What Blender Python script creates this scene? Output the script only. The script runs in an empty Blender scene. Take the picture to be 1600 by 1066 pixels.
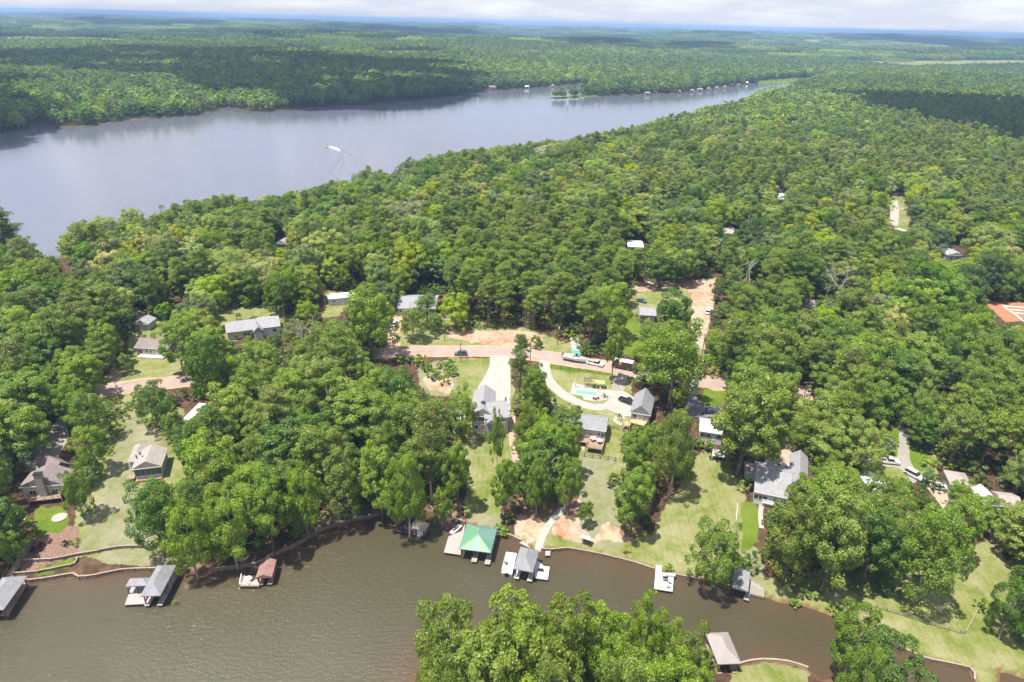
import bpy, bmesh, math, random
import numpy as np
from mathutils import Vector, Matrix
random.seed(7); rng = np.random.default_rng(11)
SC = bpy.context.scene
COL = SC.collection
R = math.radians
# ------------------------------------------------------------------ camera
CAM_H = 115.0; PITCH = R(25.2); ROLL = R(1.43); FPX = 1060.0; CXP, CYP = 800.0, 533.0
_r0 = Vector((1, 0, 0)); _f = Vector((0, math.cos(PITCH), -math.sin(PITCH))); _u0 = Vector((0, math.sin(PITCH), math.cos(PITCH)))
_r = _r0 * math.cos(ROLL) + _u0 * math.sin(ROLL); _u = _u0 * math.cos(ROLL) - _r0 * math.sin(ROLL)
camd = bpy.data.cameras.new('camera'); cam = bpy.data.objects.new('camera', camd); COL.objects.link(cam)
camd.sensor_width = 36; camd.lens = 36 * FPX / 1600; camd.clip_start = 1; camd.clip_end = 90000
cam.matrix_world = Matrix(((_r.x, _u.x, -_f.x, 0), (_r.y, _u.y, -_f.y, 0), (_r.z, _u.z, -_f.z, CAM_H), (0, 0, 0, 1)))
SC.camera = cam
# ------------------------------------------------------------------ light
SUN_DIR = Vector((-0.27, -0.15, 0.95)).normalized()      # towards the sun
SUN_STRENGTH = 5.0; SKY_STRENGTH = 0.15; EXPOSURE = 0.80; HAZE_DENSITY = 1.1e-4
world = bpy.data.worlds.new('World'); SC.world = world; world.use_nodes = True
wn = world.node_tree.nodes; wl = world.node_tree.links; wn.clear()
wo = wn.new('ShaderNodeOutputWorld'); bg = wn.new('ShaderNodeBackground'); sky = wn.new('ShaderNodeTexSky')
sky.sky_type = 'NISHITA'; sky.sun_disc = False
sky.sun_elevation = math.asin(SUN_DIR.z); sky.sun_rotation = math.atan2(SUN_DIR.x, SUN_DIR.y)
sky.altitude = 100; sky.air_density = 1.0; sky.dust_density = 0.4; sky.ozone_density = 2.5
tc = wn.new('ShaderNodeTexCoord'); sep = wn.new('ShaderNodeSeparateXYZ'); wl.new(tc.outputs['Generated'], sep.inputs[0])
def wmath(op, a, b):
    n = wn.new('ShaderNodeMath'); n.operation = op
    for i, v in enumerate((a, b)):
        if isinstance(v, (int, float)): n.inputs[i].default_value = v
        else: wl.new(v, n.inputs[i])
    return n.outputs[0]
den = wmath('ADD', wmath('MAXIMUM', sep.outputs[2], 0.0), 0.16)
cmb = wn.new('ShaderNodeCombineXYZ'); wl.new(wmath('DIVIDE', sep.outputs[0], den), cmb.inputs[0]); wl.new(wmath('DIVIDE', sep.outputs[1], den), cmb.inputs[1])
cn = wn.new('ShaderNodeTexNoise'); cn.inputs['Scale'].default_value = 1.5; cn.inputs['Detail'].default_value = 7; cn.inputs['Roughness'].default_value = 0.58
wl.new(cmb.outputs[0], cn.inputs['Vector'])
cr = wn.new('ShaderNodeValToRGB'); cr.color_ramp.elements[0].position = 0.30; cr.color_ramp.elements[1].position = 0.56
cr.color_ramp.elements[0].color = (0.65, 0.65, 0.65, 1); cr.color_ramp.elements[1].color = (0.95, 0.95, 0.95, 1)
wl.new(cn.outputs['Fac'], cr.inputs[0])
cn2 = wn.new('ShaderNodeTexNoise'); cn2.inputs['Scale'].default_value = 5; cn2.inputs['Detail'].default_value = 5
wl.new(cmb.outputs[0], cn2.inputs['Vector'])
cr2 = wn.new('ShaderNodeValToRGB'); cr2.color_ramp.elements[0].color = (2.6, 2.75, 3.3, 1); cr2.color_ramp.elements[1].color = (3.05, 3.15, 3.6, 1)
wl.new(cn2.outputs['Fac'], cr2.inputs[0])
mx = wn.new('ShaderNodeMixRGB'); wl.new(cr.outputs[0], mx.inputs[0]); wl.new(sky.outputs[0], mx.inputs[1]); wl.new(cr2.outputs[0], mx.inputs[2])
wl.new(mx.outputs[0], bg.inputs[0]); bg.inputs[1].default_value = SKY_STRENGTH; wl.new(bg.outputs[0], wo.inputs[0])
sl = bpy.data.lights.new('sun', 'SUN'); sun = bpy.data.objects.new('sun', sl); COL.objects.link(sun)
sl.energy = SUN_STRENGTH; sl.angle = R(0.5); sl.color = (1.0, 0.955, 0.87)
sun.rotation_euler = (-SUN_DIR).to_track_quat('-Z', 'Y').to_euler(); sun.location = (0, 0, 300)
SC.view_settings.view_transform = 'Standard'; SC.view_settings.look = 'None'; SC.view_settings.gamma = 1
SC.view_settings.use_curve_mapping = False; SC.view_settings.exposure = EXPOSURE
cy = SC.cycles; cy.use_denoising = True; cy.max_bounces = 9; cy.diffuse_bounces = 6; cy.glossy_bounces = 2; cy.transmission_bounces = 6
cy.volume_bounces = 0; cy.caustics_reflective = False; cy.caustics_refractive = False; cy.sample_clamp_indirect = 6
# ------------------------------------------------------------------ pixel <-> place
def ray(px, py):
    return _f * FPX + _r * (px - CXP) - _u * (py - CYP)
def at_z(px, py, z=0.0):
    d = ray(px, py); t = (z - CAM_H) / d.z
    return Vector((d.x * t, d.y * t, z))
_fa, _ra, _ua = np.array(_f), np.array(_r), np.array(_u)
def project(p):
    """(N,3) world -> (N,2) photo pixels, depth"""
    q = np.asarray(p, float) - np.array((0, 0, CAM_H)); z = np.maximum(q @ _fa, 1e-3)
    return np.stack((CXP + FPX * (q @ _ra) / z, CYP - FPX * (q @ _ua) / z), -1), q @ _fa
def inside(pts, poly):
    pts = np.asarray(pts, float); poly = np.asarray(poly, float); out = np.zeros(len(pts), bool)
    lo, hi = poly.min(0), poly.max(0)
    sel = np.nonzero(((pts >= lo) & (pts <= hi)).all(1))[0]
    if not len(sel): return out
    x, y = pts[sel, 0], pts[sel, 1]; c = np.zeros(len(sel), bool)
    for (x1, y1), (x2, y2) in zip(poly, np.roll(poly, -1, 0)):
        if y1 == y2: continue
        c ^= ((y1 > y) != (y2 > y)) & (x < (x2 - x1) * (y - y1) / (y2 - y1) + x1)
    out[sel] = c
    return out
def seg_dist(pts, poly, closed=True):
    pts = np.asarray(pts, float); poly = np.asarray(poly, float); best = np.full(len(pts), 1e9)
    nxt = np.roll(poly, -1, 0) if closed else poly[1:]
    for a, b in zip(poly, nxt):
        ab = b - a; t = np.clip(((pts - a) @ ab) / max(ab @ ab, 1e-9), 0, 1)
        e = pts - a - t[:, None] * ab
        best = np.minimum(best, np.einsum('ij,ij->i', e, e))
    return np.sqrt(best)
# ------------------------------------------------------------------ the water outlines (photo pixels of the shores, at water level)
SHORE_N = [(-420, 985), (-200, 940), (-60, 918), (0, 908), (50, 910), (85, 905), (115, 900), (124, 905), (152, 902), (190, 894), (235, 892), (296, 893), (330, 893),
    (354, 890), (400, 884), (430, 868), (461, 855), (486, 840), (514, 826), (552, 815), (592, 806), (640, 802), (678, 800), (699, 803), (711, 813), (727, 819), (750, 826), (776, 834),
    (799, 840), (812, 847), (840, 860), (862, 862), (884, 860), (895, 861), (943, 870), (994, 883), (1020, 892), (1057, 902), (1133, 917), (1171, 927),
    (1194, 932), (1217, 942), (1250, 946), (1276, 954), (1330, 975), (1375, 991), (1415, 1019), (1453, 1034), (1514, 1047), (1521, 1068)]
SHORE_S = [(1524, 1100), (1405, 1098), (1396, 1066), (1330, 1060), (1281, 1063), (1265, 1047), (1230, 1036), (1190, 1033), (1160, 1038), (1140, 1048), (1112, 1036),
    (1040, 1014), (960, 1004), (880, 1000), (800, 1001), (720, 1012), (668, 1034), (646, 1062), (640, 1100), (600, 1240), (200, 1400), (-600, 1400)]
POND = [(1562, 1050), (1580, 1054), (1603, 1062), (1660, 1078), (1680, 1140), (1560, 1140)]
LAKE = [(-420, 445), (-200, 428), (0, 412), (60, 412), (100, 402), (170, 374), (230, 357), (320, 350), (440, 330), (560, 300), (650, 274), (800, 252), (900, 234), (1000, 212),
    (1085, 186), (1150, 170), (1195, 160), (1225, 152), (1240, 140), (1262, 132), (1292, 124), (1280, 121.5), (1240, 122), (1195, 126), (1176, 131), (1130, 137), (1090, 142.5), (1060, 146), (1010, 148.5),
    (960, 149), (930, 151), (900, 153), (862, 155), (856, 153.5), (880, 151.5), (905, 149), (925, 142), (915, 133), (905, 130.5), (880, 134), (800, 140), (745, 142), (722, 150), (650, 157), (560, 165), (480, 170), (400, 176), (368, 171), (352, 168.5), (346, 171),
    (310, 180), (200, 188), (130, 198), (85, 199), (62, 192), (46, 201), (0, 208), (-200, 240), (-500, 300)]
def poly_world(pp): return np.array([at_z(x, y)[:2] for x, y in pp])
COVE_W, POND_W, LAKE_W = poly_world(SHORE_N + SHORE_S), poly_world(POND), poly_world(LAKE)
def smooth(a, b, x):
    t = np.clip((x - a) / (b - a), 0, 1); return t * t * (3 - 2 * t)
def roll_noise(x, y):
    n = np.zeros_like(x)
    for i, (wl_, a) in enumerate(((2900, 1.0), (1700, .7), (980, .5), (610, .3))):
        for k in range(3):
            th = i * 1.3 + k * 2.1 + .4
            n += a * np.sin((x * math.cos(th) + y * math.sin(th)) * 2 * math.pi / wl_ + i * 2.7 + k * 4.1)
    return n / 3.2
def water_dist(x, y):
    """signed distance to the nearest water edge: positive on land"""
    p = np.stack((x, y), -1); d = np.full(len(p), 1e9); wet = np.zeros(len(p), bool)
    for poly in (COVE_W, POND_W, LAKE_W):
        d = np.minimum(d, seg_dist(p, poly)); wet |= inside(p, poly)
    return np.where(wet, -d, d)
def height(x, y, d=None):
    x = np.asarray(x, float); y = np.asarray(y, float)
    if d is None: d = water_dist(x, y)
    l = np.maximum(d, 0); r = np.hypot(x, y)
    land = np.minimum(.38 * l, .75) + 9.0 * (1 - np.exp(-np.maximum(l - 3, 0) / 75)) \
        + (2.0 + 30 * smooth(1100, 4500, r)) * (roll_noise(x, y) + .55) * (1 - np.exp(-l / 180)) * smooth(0, 60, l)
    return np.where(d > 0, np.maximum(land, np.minimum(.38 * l, .75)), np.maximum(-2.5, .38 * d))
def hgt(x, y): return float(height(np.array([x]), np.array([y]))[0])
def P(px, py, up=0.0):
    """the place on the ground (plus up metres) seen at a photo pixel"""
    z = 4.0
    for _ in range(9):
        p = at_z(px, py, z + up); z = .35 * z + .65 * max(hgt(p.x, p.y), 0)
    return Vector((p.x, p.y, z + up))
# ------------------------------------------------------------------ materials
def nodes_of(m): m.use_nodes = True; return m.node_tree.nodes, m.node_tree.links
MATS = {}
def mat(name, col, rough=.75, var=.18, scale=1.2, col2=None, bump=0.0, bscale=8.0, metal=0.0, spec=.35, wave=None, detail=4):
    """procedural material: two tones mixed by noise, optional board lines (wave=(scale, axis)) and fine relief"""
    if name in MATS: return MATS[name]
    m = bpy.data.materials.new(name); n, l = nodes_of(m); b = n['Principled BSDF']
    b.inputs['Roughness'].default_value = rough; b.inputs['Metallic'].default_value = metal; b.inputs['Specular IOR Level'].default_value = spec
    t = n.new('ShaderNodeTexCoord'); nz = n.new('ShaderNodeTexNoise'); nz.inputs['Scale'].default_value = scale; nz.inputs['Detail'].default_value = detail
    nz.inputs['Roughness'].default_value = .65
    l.new(t.outputs['Object'], nz.inputs['Vector'])
    rp = n.new('ShaderNodeValToRGB'); rp.color_ramp.elements[0].position = .3; rp.color_ramp.elements[1].position = .7
    c2 = col2 or tuple(c * (1 - var) for c in col)
    c1 = col if col2 else tuple(c * (1 + var) for c in col)
    rp.color_ramp.elements[0].color = (*c2, 1); rp.color_ramp.elements[1].color = (*c1, 1)
    l.new(nz.outputs['Fac'], rp.inputs[0]); out = rp.outputs[0]
    if wave:
        wv = n.new('ShaderNodeTexWave'); wv.bands_direction = wave[1]; wv.inputs['Scale'].default_value = wave[0]; wv.inputs['Distortion'].default_value = .2
        l.new(t.outputs['Object'], wv.inputs['Vector'])
        r2 = n.new('ShaderNodeValToRGB'); r2.color_ramp.elements[0].position = .02; r2.color_ramp.elements[1].position = .2
        r2.color_ramp.elements[0].color = (.62, .62, .62, 1); r2.color_ramp.elements[1].color = (1, 1, 1, 1)
        l.new(wv.outputs['Fac'], r2.inputs[0])
        mm = n.new('ShaderNodeMixRGB'); mm.blend_type = 'MULTIPLY'; mm.inputs[0].default_value = 1
        l.new(out, mm.inputs[1]); l.new(r2.outputs[0], mm.inputs[2]); out = mm.outputs[0]
    l.new(out, b.inputs['Base Color'])
    if bump:
        n2 = n.new('ShaderNodeTexNoise'); n2.inputs['Scale'].default_value = bscale; l.new(t.outputs['Object'], n2.inputs['Vector'])
        bp = n.new('ShaderNodeBump'); bp.inputs['Strength'].default_value = bump; bp.inputs['Distance'].default_value = .05
        l.new(n2.outputs['Fac'], bp.inputs['Height']); l.new(bp.outputs[0], b.inputs['Normal'])
    MATS[name] = m
    return m
def leaf_mat(name, lo, hi, rand=.5, trans=.40):
    m = bpy.data.materials.new(name); n, l = nodes_of(m); n.clear()
    o = n.new('ShaderNodeOutputMaterial'); oi = n.new('ShaderNodeObjectInfo'); t = n.new('ShaderNodeTexCoord')
    at = n.new('ShaderNodeAttribute'); at.attribute_name = 'leaf'
    nz = n.new('ShaderNodeTexNoise'); nz.inputs['Scale'].default_value = .35; nz.inputs['Detail'].default_value = 2; l.new(t.outputs['Object'], nz.inputs['Vector'])
    def mth(op, a, b):
        q = n.new('ShaderNodeMath'); q.operation = op
        for i, v in enumerate((a, b)):
            if isinstance(v, (int, float)): q.inputs[i].default_value = v
            else: l.new(v, q.inputs[i])
        return q.outputs[0]
    f = mth('ADD', mth('MULTIPLY', oi.outputs['Random'], rand), mth('MULTIPLY', at.outputs['Fac'], .30))
    f = mth('ADD', f, mth('MULTIPLY', mth('SUBTRACT', nz.outputs['Fac'], .5), .5))
    f = mth('ADD', f, .35 - rand * .5)
    rp = n.new('ShaderNodeValToRGB'); e = rp.color_ramp.elements
    e[0].position = 0.0; e[0].color = (*lo, 1); e[1].position = 1.0; e[1].color = (*hi, 1)
    l.new(f, rp.inputs[0])
    hs = n.new('ShaderNodeHueSaturation')
    rnd2 = mth('FRACT', mth('MULTIPLY', oi.outputs['Random'], 17.31), 0)
    l.new(mth('ADD', mth('MULTIPLY', rnd2, .05 * rand), .5 - .025 * rand), hs.inputs['Hue']); 
    rnd3 = mth('FRACT', mth('MULTIPLY', oi.outputs['Random'], 41.7), 0)
    l.new(mth('ADD', mth('MULTIPLY', rnd3, .5 * rand), 1 - .3 * rand), hs.inputs['Saturation'])
    l.new(rp.outputs[0], hs.inputs['Color'])
    mm = n.new('ShaderNodeMixRGB'); mm.blend_type = 'MULTIPLY'; mm.inputs[0].default_value = 1; l.new(hs.outputs[0], mm.inputs[1]); l.new(oi.outputs['Color'], mm.inputs[2])
    d = n.new('ShaderNodeBsdfDiffuse'); tr = n.new('ShaderNodeBsdfTranslucent'); g = n.new('ShaderNodeBsdfGlossy'); g.inputs['Roughness'].default_value = .45
    l.new(mm.outputs[0], d.inputs[0])
    g2 = n.new('ShaderNodeMixRGB'); g2.blend_type = 'MULTIPLY'; g2.inputs[0].default_value = 1; l.new(mm.outputs[0], g2.inputs[1]); g2.inputs[2].default_value = (1.25, 1.2, .7, 1)
    l.new(g2.outputs[0], tr.inputs[0])
    s1 = n.new('ShaderNodeMixShader'); s1.inputs[0].default_value = trans; l.new(d.outputs[0], s1.inputs[1]); l.new(tr.outputs[0], s1.inputs[2])
    s2 = n.new('ShaderNodeMixShader'); s2.inputs[0].default_value = .03; l.new(s1.outputs[0], s2.inputs[1]); l.new(g.outputs[0], s2.inputs[2])
    l.new(s2.outputs[0], o.inputs[0])
    return m
# ------------------------------------------------------------------ mesh helpers
class MB:
    """collects boxes, prisms and tubes; build() links them as ONE mesh object"""
    def __init__(s): s.v = []; s.f = []
    def add(s, vs, fs):
        k = len(s.v); s.v += [tuple(v) for v in vs]; s.f += [tuple(i + k for i in f) for f in fs]; return s
    def box(s, c, d, rz=0.0):
        cx, cy, cz = c; a, b, h = d[0] / 2, d[1] / 2, d[2] / 2; cs, sn = math.cos(rz), math.sin(rz)
        vs = [(cx + x * cs - y * sn, cy + x * sn + y * cs, cz + z) for z in (-h, h) for x, y in ((-a, -b), (a, -b), (a, b), (-a, b))]
        return s.add(vs, [(3, 2, 1, 0), (4, 5, 6, 7), (0, 1, 5, 4), (1, 2, 6, 5), (2, 3, 7, 6), (3, 0, 4, 7)])
    def prism(s, poly, z0, z1):
        n = len(poly); vs = [(x, y, z0) for x, y in poly] + [(x, y, z1) for x, y in poly]
        return s.add(vs, [tuple(range(n - 1, -1, -1)), tuple(range(n, 2 * n))] + [(i, (i + 1) % n, n + (i + 1) % n, n + i) for i in range(n)])
    def side(s, prof, y0, y1):
        """a profile in x,z pushed along y"""
        n = len(prof); vs = [(x, y0, z) for x, z in prof] + [(x, y1, z) for x, z in prof]
        return s.add(vs, [tuple(range(n)), tuple(range(2 * n - 1, n - 1, -1))] + [((i + 1) % n, i, n + i, n + (i + 1) % n) for i in range(n)])
    def tube(s, p, q, r0, r1=None, n=6):
        p, q = Vector(p), Vector(q); r1 = r0 if r1 is None else r1; d = (q - p).normalized()
        a = d.orthogonal().normalized(); b = d.cross(a); vs = []
        for c, r in ((p, r0), (q, r1)):
            vs += [c + (a * math.cos(2 * math.pi * i / n) + b * math.sin(2 * math.pi * i / n)) * r for i in range(n)]
        return s.add(vs, [(i, (i + 1) % n, n + (i + 1) % n, n + i) for i in range(n)] + [tuple(range(n - 1, -1, -1)), tuple(range(n, 2 * n))])
    def frustum(s, a, b, z0, z1):
        """a,b = (x0,x1,y0,y1) rectangles"""
        vs = [(a[0], a[2], z0), (a[1], a[2], z0), (a[1], a[3], z0), (a[0], a[3], z0), (b[0], b[2], z1), (b[1], b[2], z1), (b[1], b[3], z1), (b[0], b[3], z1)]
        return s.add(vs, [(3, 2, 1, 0), (4, 5, 6, 7), (0, 1, 5, 4), (1, 2, 6, 5), (2, 3, 7, 6), (3, 0, 4, 7)])
    def mesh(s, name, m):
        me = bpy.data.meshes.new(name); me.from_pydata(s.v, [], s.f); me.materials.append(m); me.update(); return me
    def build(s, name, m, parent=None, loc=None, rz=0.0):
        return link(name, s.mesh(name, m), parent, loc, rz)
def link(name, me, parent=None, loc=None, rz=0.0):
    o = bpy.data.objects.new(name, me); COL.objects.link(o)
    if parent is not None: o.parent = parent
    if loc is not None: o.location = loc
    if rz: o.rotation_euler = (0, 0, rz)
    return o
def tag(o, label=None, cat=None, group=None, kind=None):
    if label: o['label'] = label
    if cat: o['category'] = cat
    if group: o['group'] = group
    if kind: o['kind'] = kind
    return o
def thing(name, label, cat, loc=(0, 0, 0), rz=0.0, group=None):
    o = bpy.data.objects.new(name, None); o.empty_display_size = .5; COL.objects.link(o); o.location = loc; o.rotation_euler = (0, 0, rz)
    return tag(o, label, cat, group)
def np_mesh(name, v, f, m, attrs=()):
    me = bpy.data.meshes.new(name); v = np.asarray(v, np.float32); f = np.asarray(f, np.int32); k = f.shape[1]
    me.vertices.add(len(v)); me.vertices.foreach_set('co', v.ravel())
    me.loops.add(f.size); me.loops.foreach_set('vertex_index', f.ravel())
    me.polygons.add(len(f)); me.polygons.foreach_set('loop_start', np.arange(0, f.size, k, dtype=np.int32))
    me.update(calc_edges=True)
    for an, dom, typ, data in attrs:
        a = me.attributes.new(an, typ, dom); a.data.foreach_set('color' if 'COLOR' in typ else 'value', np.asarray(data, np.float32).ravel())
    if m: me.materials.append(m)
    return me
# ------------------------------------------------------------------ what the photograph shows open to the sky (photo pixels): no wild tree may stand in front of these
CLEAR = dict(
    lot_tan=[(208, 630), (195, 660), (180, 700), (165, 740), (150, 790), (130, 830), (122, 862), (245, 858), (234, 832), (215, 795), (214, 760), (262, 745), (262, 692), (240, 668), (212, 655), (216, 632)],
    lot_stone=[(32, 742), (62, 735), (98, 695), (110, 705), (102, 740), (82, 762), (78, 785), (32, 772)],
    drive_left=[(62, 732), (36, 730), (70, 700), (88, 655), (96, 640), (104, 640), (100, 690)],
    green_left=[(52, 796), (98, 790), (112, 815), (95, 842), (55, 842)],
    bed_left=[(45, 848), (125, 836), (125, 862), (245, 858), (280, 872), (300, 893), (230, 896), (190, 894), (124, 905), (40, 907), (20, 890)],
    yard_small=[(208, 512), (236, 497), (250, 505), (250, 525), (264, 545), (255, 562), (284, 568), (278, 582), (205, 600), (166, 598), (180, 570), (208, 553)],
    road_left=[(146, 610), (282, 594), (300, 603), (200, 612), (150, 622)],
    ranch=[(345, 497), (352, 484), (400, 478), (430, 488), (440, 510), (405, 530), (355, 526)],
    mobile=[(508, 456), (558, 455), (552, 470), (538, 482), (534, 494), (502, 498), (505, 480)],
    gray_home=[(618, 466), (684, 460), (688, 482), (692, 518), (720, 513), (822, 514), (850, 520), (895, 538), (900, 553), (850, 553), (760, 545), (622, 546), (602, 545), (614, 520), (618, 490)],
    road_mid=[(600, 546), (640, 543), (760, 541), (850, 552), (905, 558), (960, 562), (985, 574), (985, 588), (900, 572), (800, 566), (720, 560), (600, 562)],
    scrub=[(650, 572), (712, 562), (705, 625), (665, 605)],
    white_drive=[(712, 562), (800, 562), (800, 640), (799, 682), (735, 688), (733, 660), (710, 612)],
    lawn_white=[(718, 682), (800, 684), (794, 722), (776, 762), (774, 806), (742, 818), (730, 806), (738, 750), (722, 702)],
    loop=[(845, 562), (985, 588), (985, 606), (978, 622), (1004, 608), (1024, 608), (1040, 624), (1036, 652), (1012, 662), (998, 672), (962, 664), (952, 700), (940, 716), (905, 704), (906, 650), (922, 640), (872, 622), (850, 590)],
    lawn_mid=[(905, 708), (966, 690), (972, 720), (940, 748), (955, 785), (975, 835), (1022, 838), (1034, 800), (1076, 740), (1096, 706), (1148, 742), (1160, 770), (1155, 842), (1078, 892), (1056, 900), (990, 880), (900, 860), (840, 858), (806, 842), (800, 812), (850, 795), (880, 795), (905, 755)],
    asphalt=[(1077, 602), (1130, 603), (1132, 612), (1128, 636), (1110, 645), (1074, 650)],
    white_roof=[(1088, 656), (1128, 656), (1124, 690), (1090, 690)],
    gravel_right=[(1192, 700), (1236, 690), (1248, 712), (1266, 722), (1262, 742), (1232, 772), (1222, 788), (1176, 784), (1192, 730)],
    strip_right=[(1157, 782), (1184, 786), (1190, 800), (1182, 850), (1158, 868)],
    shore_pad=[(1144, 892), (1172, 893), (1196, 922), (1194, 934), (1146, 926)],
    drive_right=[(1404, 664), (1424, 664), (1430, 715), (1440, 745), (1420, 748), (1362, 722), (1376, 714), (1402, 714)],
    field_right=[(1335, 930), (1390, 925), (1440, 945), (1480, 925), (1492, 862), (1552, 842), (1578, 880), (1545, 950), (1560, 990), (1602, 1020), (1602, 1066), (1520, 1068), (1450, 1036), (1382, 994), (1330, 962)],
    clay=[(992, 452), (1002, 440), (1076, 440), (1118, 432), (1114, 480), (1102, 522), (1086, 532), (1078, 470), (1024, 470), (1000, 500), (992, 542), (972, 545), (974, 490)],
    orange=[(1537, 470), (1602, 474), (1602, 500), (1572, 502)],
    corridor=[(1397, 300), (1411, 300), (1424, 358), (1402, 360), (1391, 345)],
    far_blue=[(1478, 382), (1508, 382), (1506, 398), (1480, 400)],
    gap=[(1088, 532), (1099, 532), (1099, 586), (1132, 596), (1130, 604), (1086, 598)],
    road_gap=[(1242, 603), (1264, 607), (1262, 618), (1240, 615)],
    gravel_far_right=[(1460, 768), (1486, 776), (1516, 788), (1500, 799), (1476, 800)],
    tan_roof=[(1490, 738), (1512, 744), (1512, 754), (1494, 752)], white_far=[(1542, 770), (1570, 772), (1566, 790), (1542, 786)],
    south_lawn=[(1142, 1046), (1190, 1034), (1265, 1048), (1262, 1070), (1142, 1070)],
    spot_a=[(432, 366), (447, 368), (446, 383), (433, 383)], spot_b=[(982, 374), (1005, 376), (1005, 386), (982, 386)], spot_c=[(1133, 352), (1143, 352), (1143, 362), (1134, 362)],
    spot_d=[(1257, 466), (1273, 468), (1272, 478), (1258, 476)], spot_e=[(1216, 300), (1229, 302), (1226, 314), (1218, 312)],
    spot_f=[(268, 460), (283, 463), (281, 472), (268, 470)], spot_g=[(100, 405), (108, 410), (108, 425), (98, 425)],
    tan_boathouse=[(1128, 990), (1140, 988), (1160, 1038), (1150, 1044)],
    camper=[(286, 628), (297, 628), (300, 650), (287, 652)],
    water_near=[(-10, 910), (50, 912), (115, 900), (240, 893), (300, 900), (360, 905), (372, 876), (430, 876), (434, 905), (470, 868), (520, 838), (600, 812), (612, 836), (640, 840), (672, 840), (676, 820), (700, 830), (724, 818), (800, 842),
        (870, 866), (960, 880), (1020, 894), (1100, 914), (1200, 940), (1275, 962), (1290, 985), (1278, 1030), (1190, 1030), (1160, 1030), (1098, 988), (1070, 955), (1000, 945), (950, 955), (880, 938), (800, 938), (740, 922), (670, 940), (655, 985), (642, 1000), (640, 1070), (-10, 1070)],
    water_right=[(1412, 1030), (1450, 1042), (1505, 1056), (1505, 1068), (1415, 1068)],
    lake_view=[(-10, 214), (50, 200), (100, 201), (200, 194), (310, 187), (350, 172), (400, 181), (480, 178), (560, 172), (650, 163), (730, 156), (800, 148), (855, 158), (930, 157), (1060, 150), (1130, 142), (1172, 136), (1178, 146), (1140, 158),
        (1080, 168), (1000, 190), (905, 210), (850, 216), (800, 222), (720, 232), (660, 240), (630, 250), (612, 272), (575, 258), (548, 272), (470, 294), (400, 300), (330, 302), (262, 316), (238, 330), (205, 322), (150, 335), (98, 346), (80, 360), (62, 388), (44, 360), (-10, 330)],
    lake_inlet=[(60, 385), (80, 365), (95, 398), (72, 398)])
FIELDS_FAR = [[(0, 57), (120, 58), (180, 60), (340, 72), (480, 76), (535, 90), (430, 80), (300, 72), (100, 67), (0, 66)],
    [(560, 79), (700, 80), (722, 88), (610, 90)], [(1290, 96), (1600, 94), (1610, 104), (1420, 110)], [(880, 67), (1050, 69), (1040, 72), (900, 71)], [(728, 88), (738, 88), (746, 97), (736, 98)], [(925, 57), (945, 57), (946, 60), (926, 60)], [(1258, 61), (1290, 62), (1284, 66), (1255, 66)]]
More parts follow.
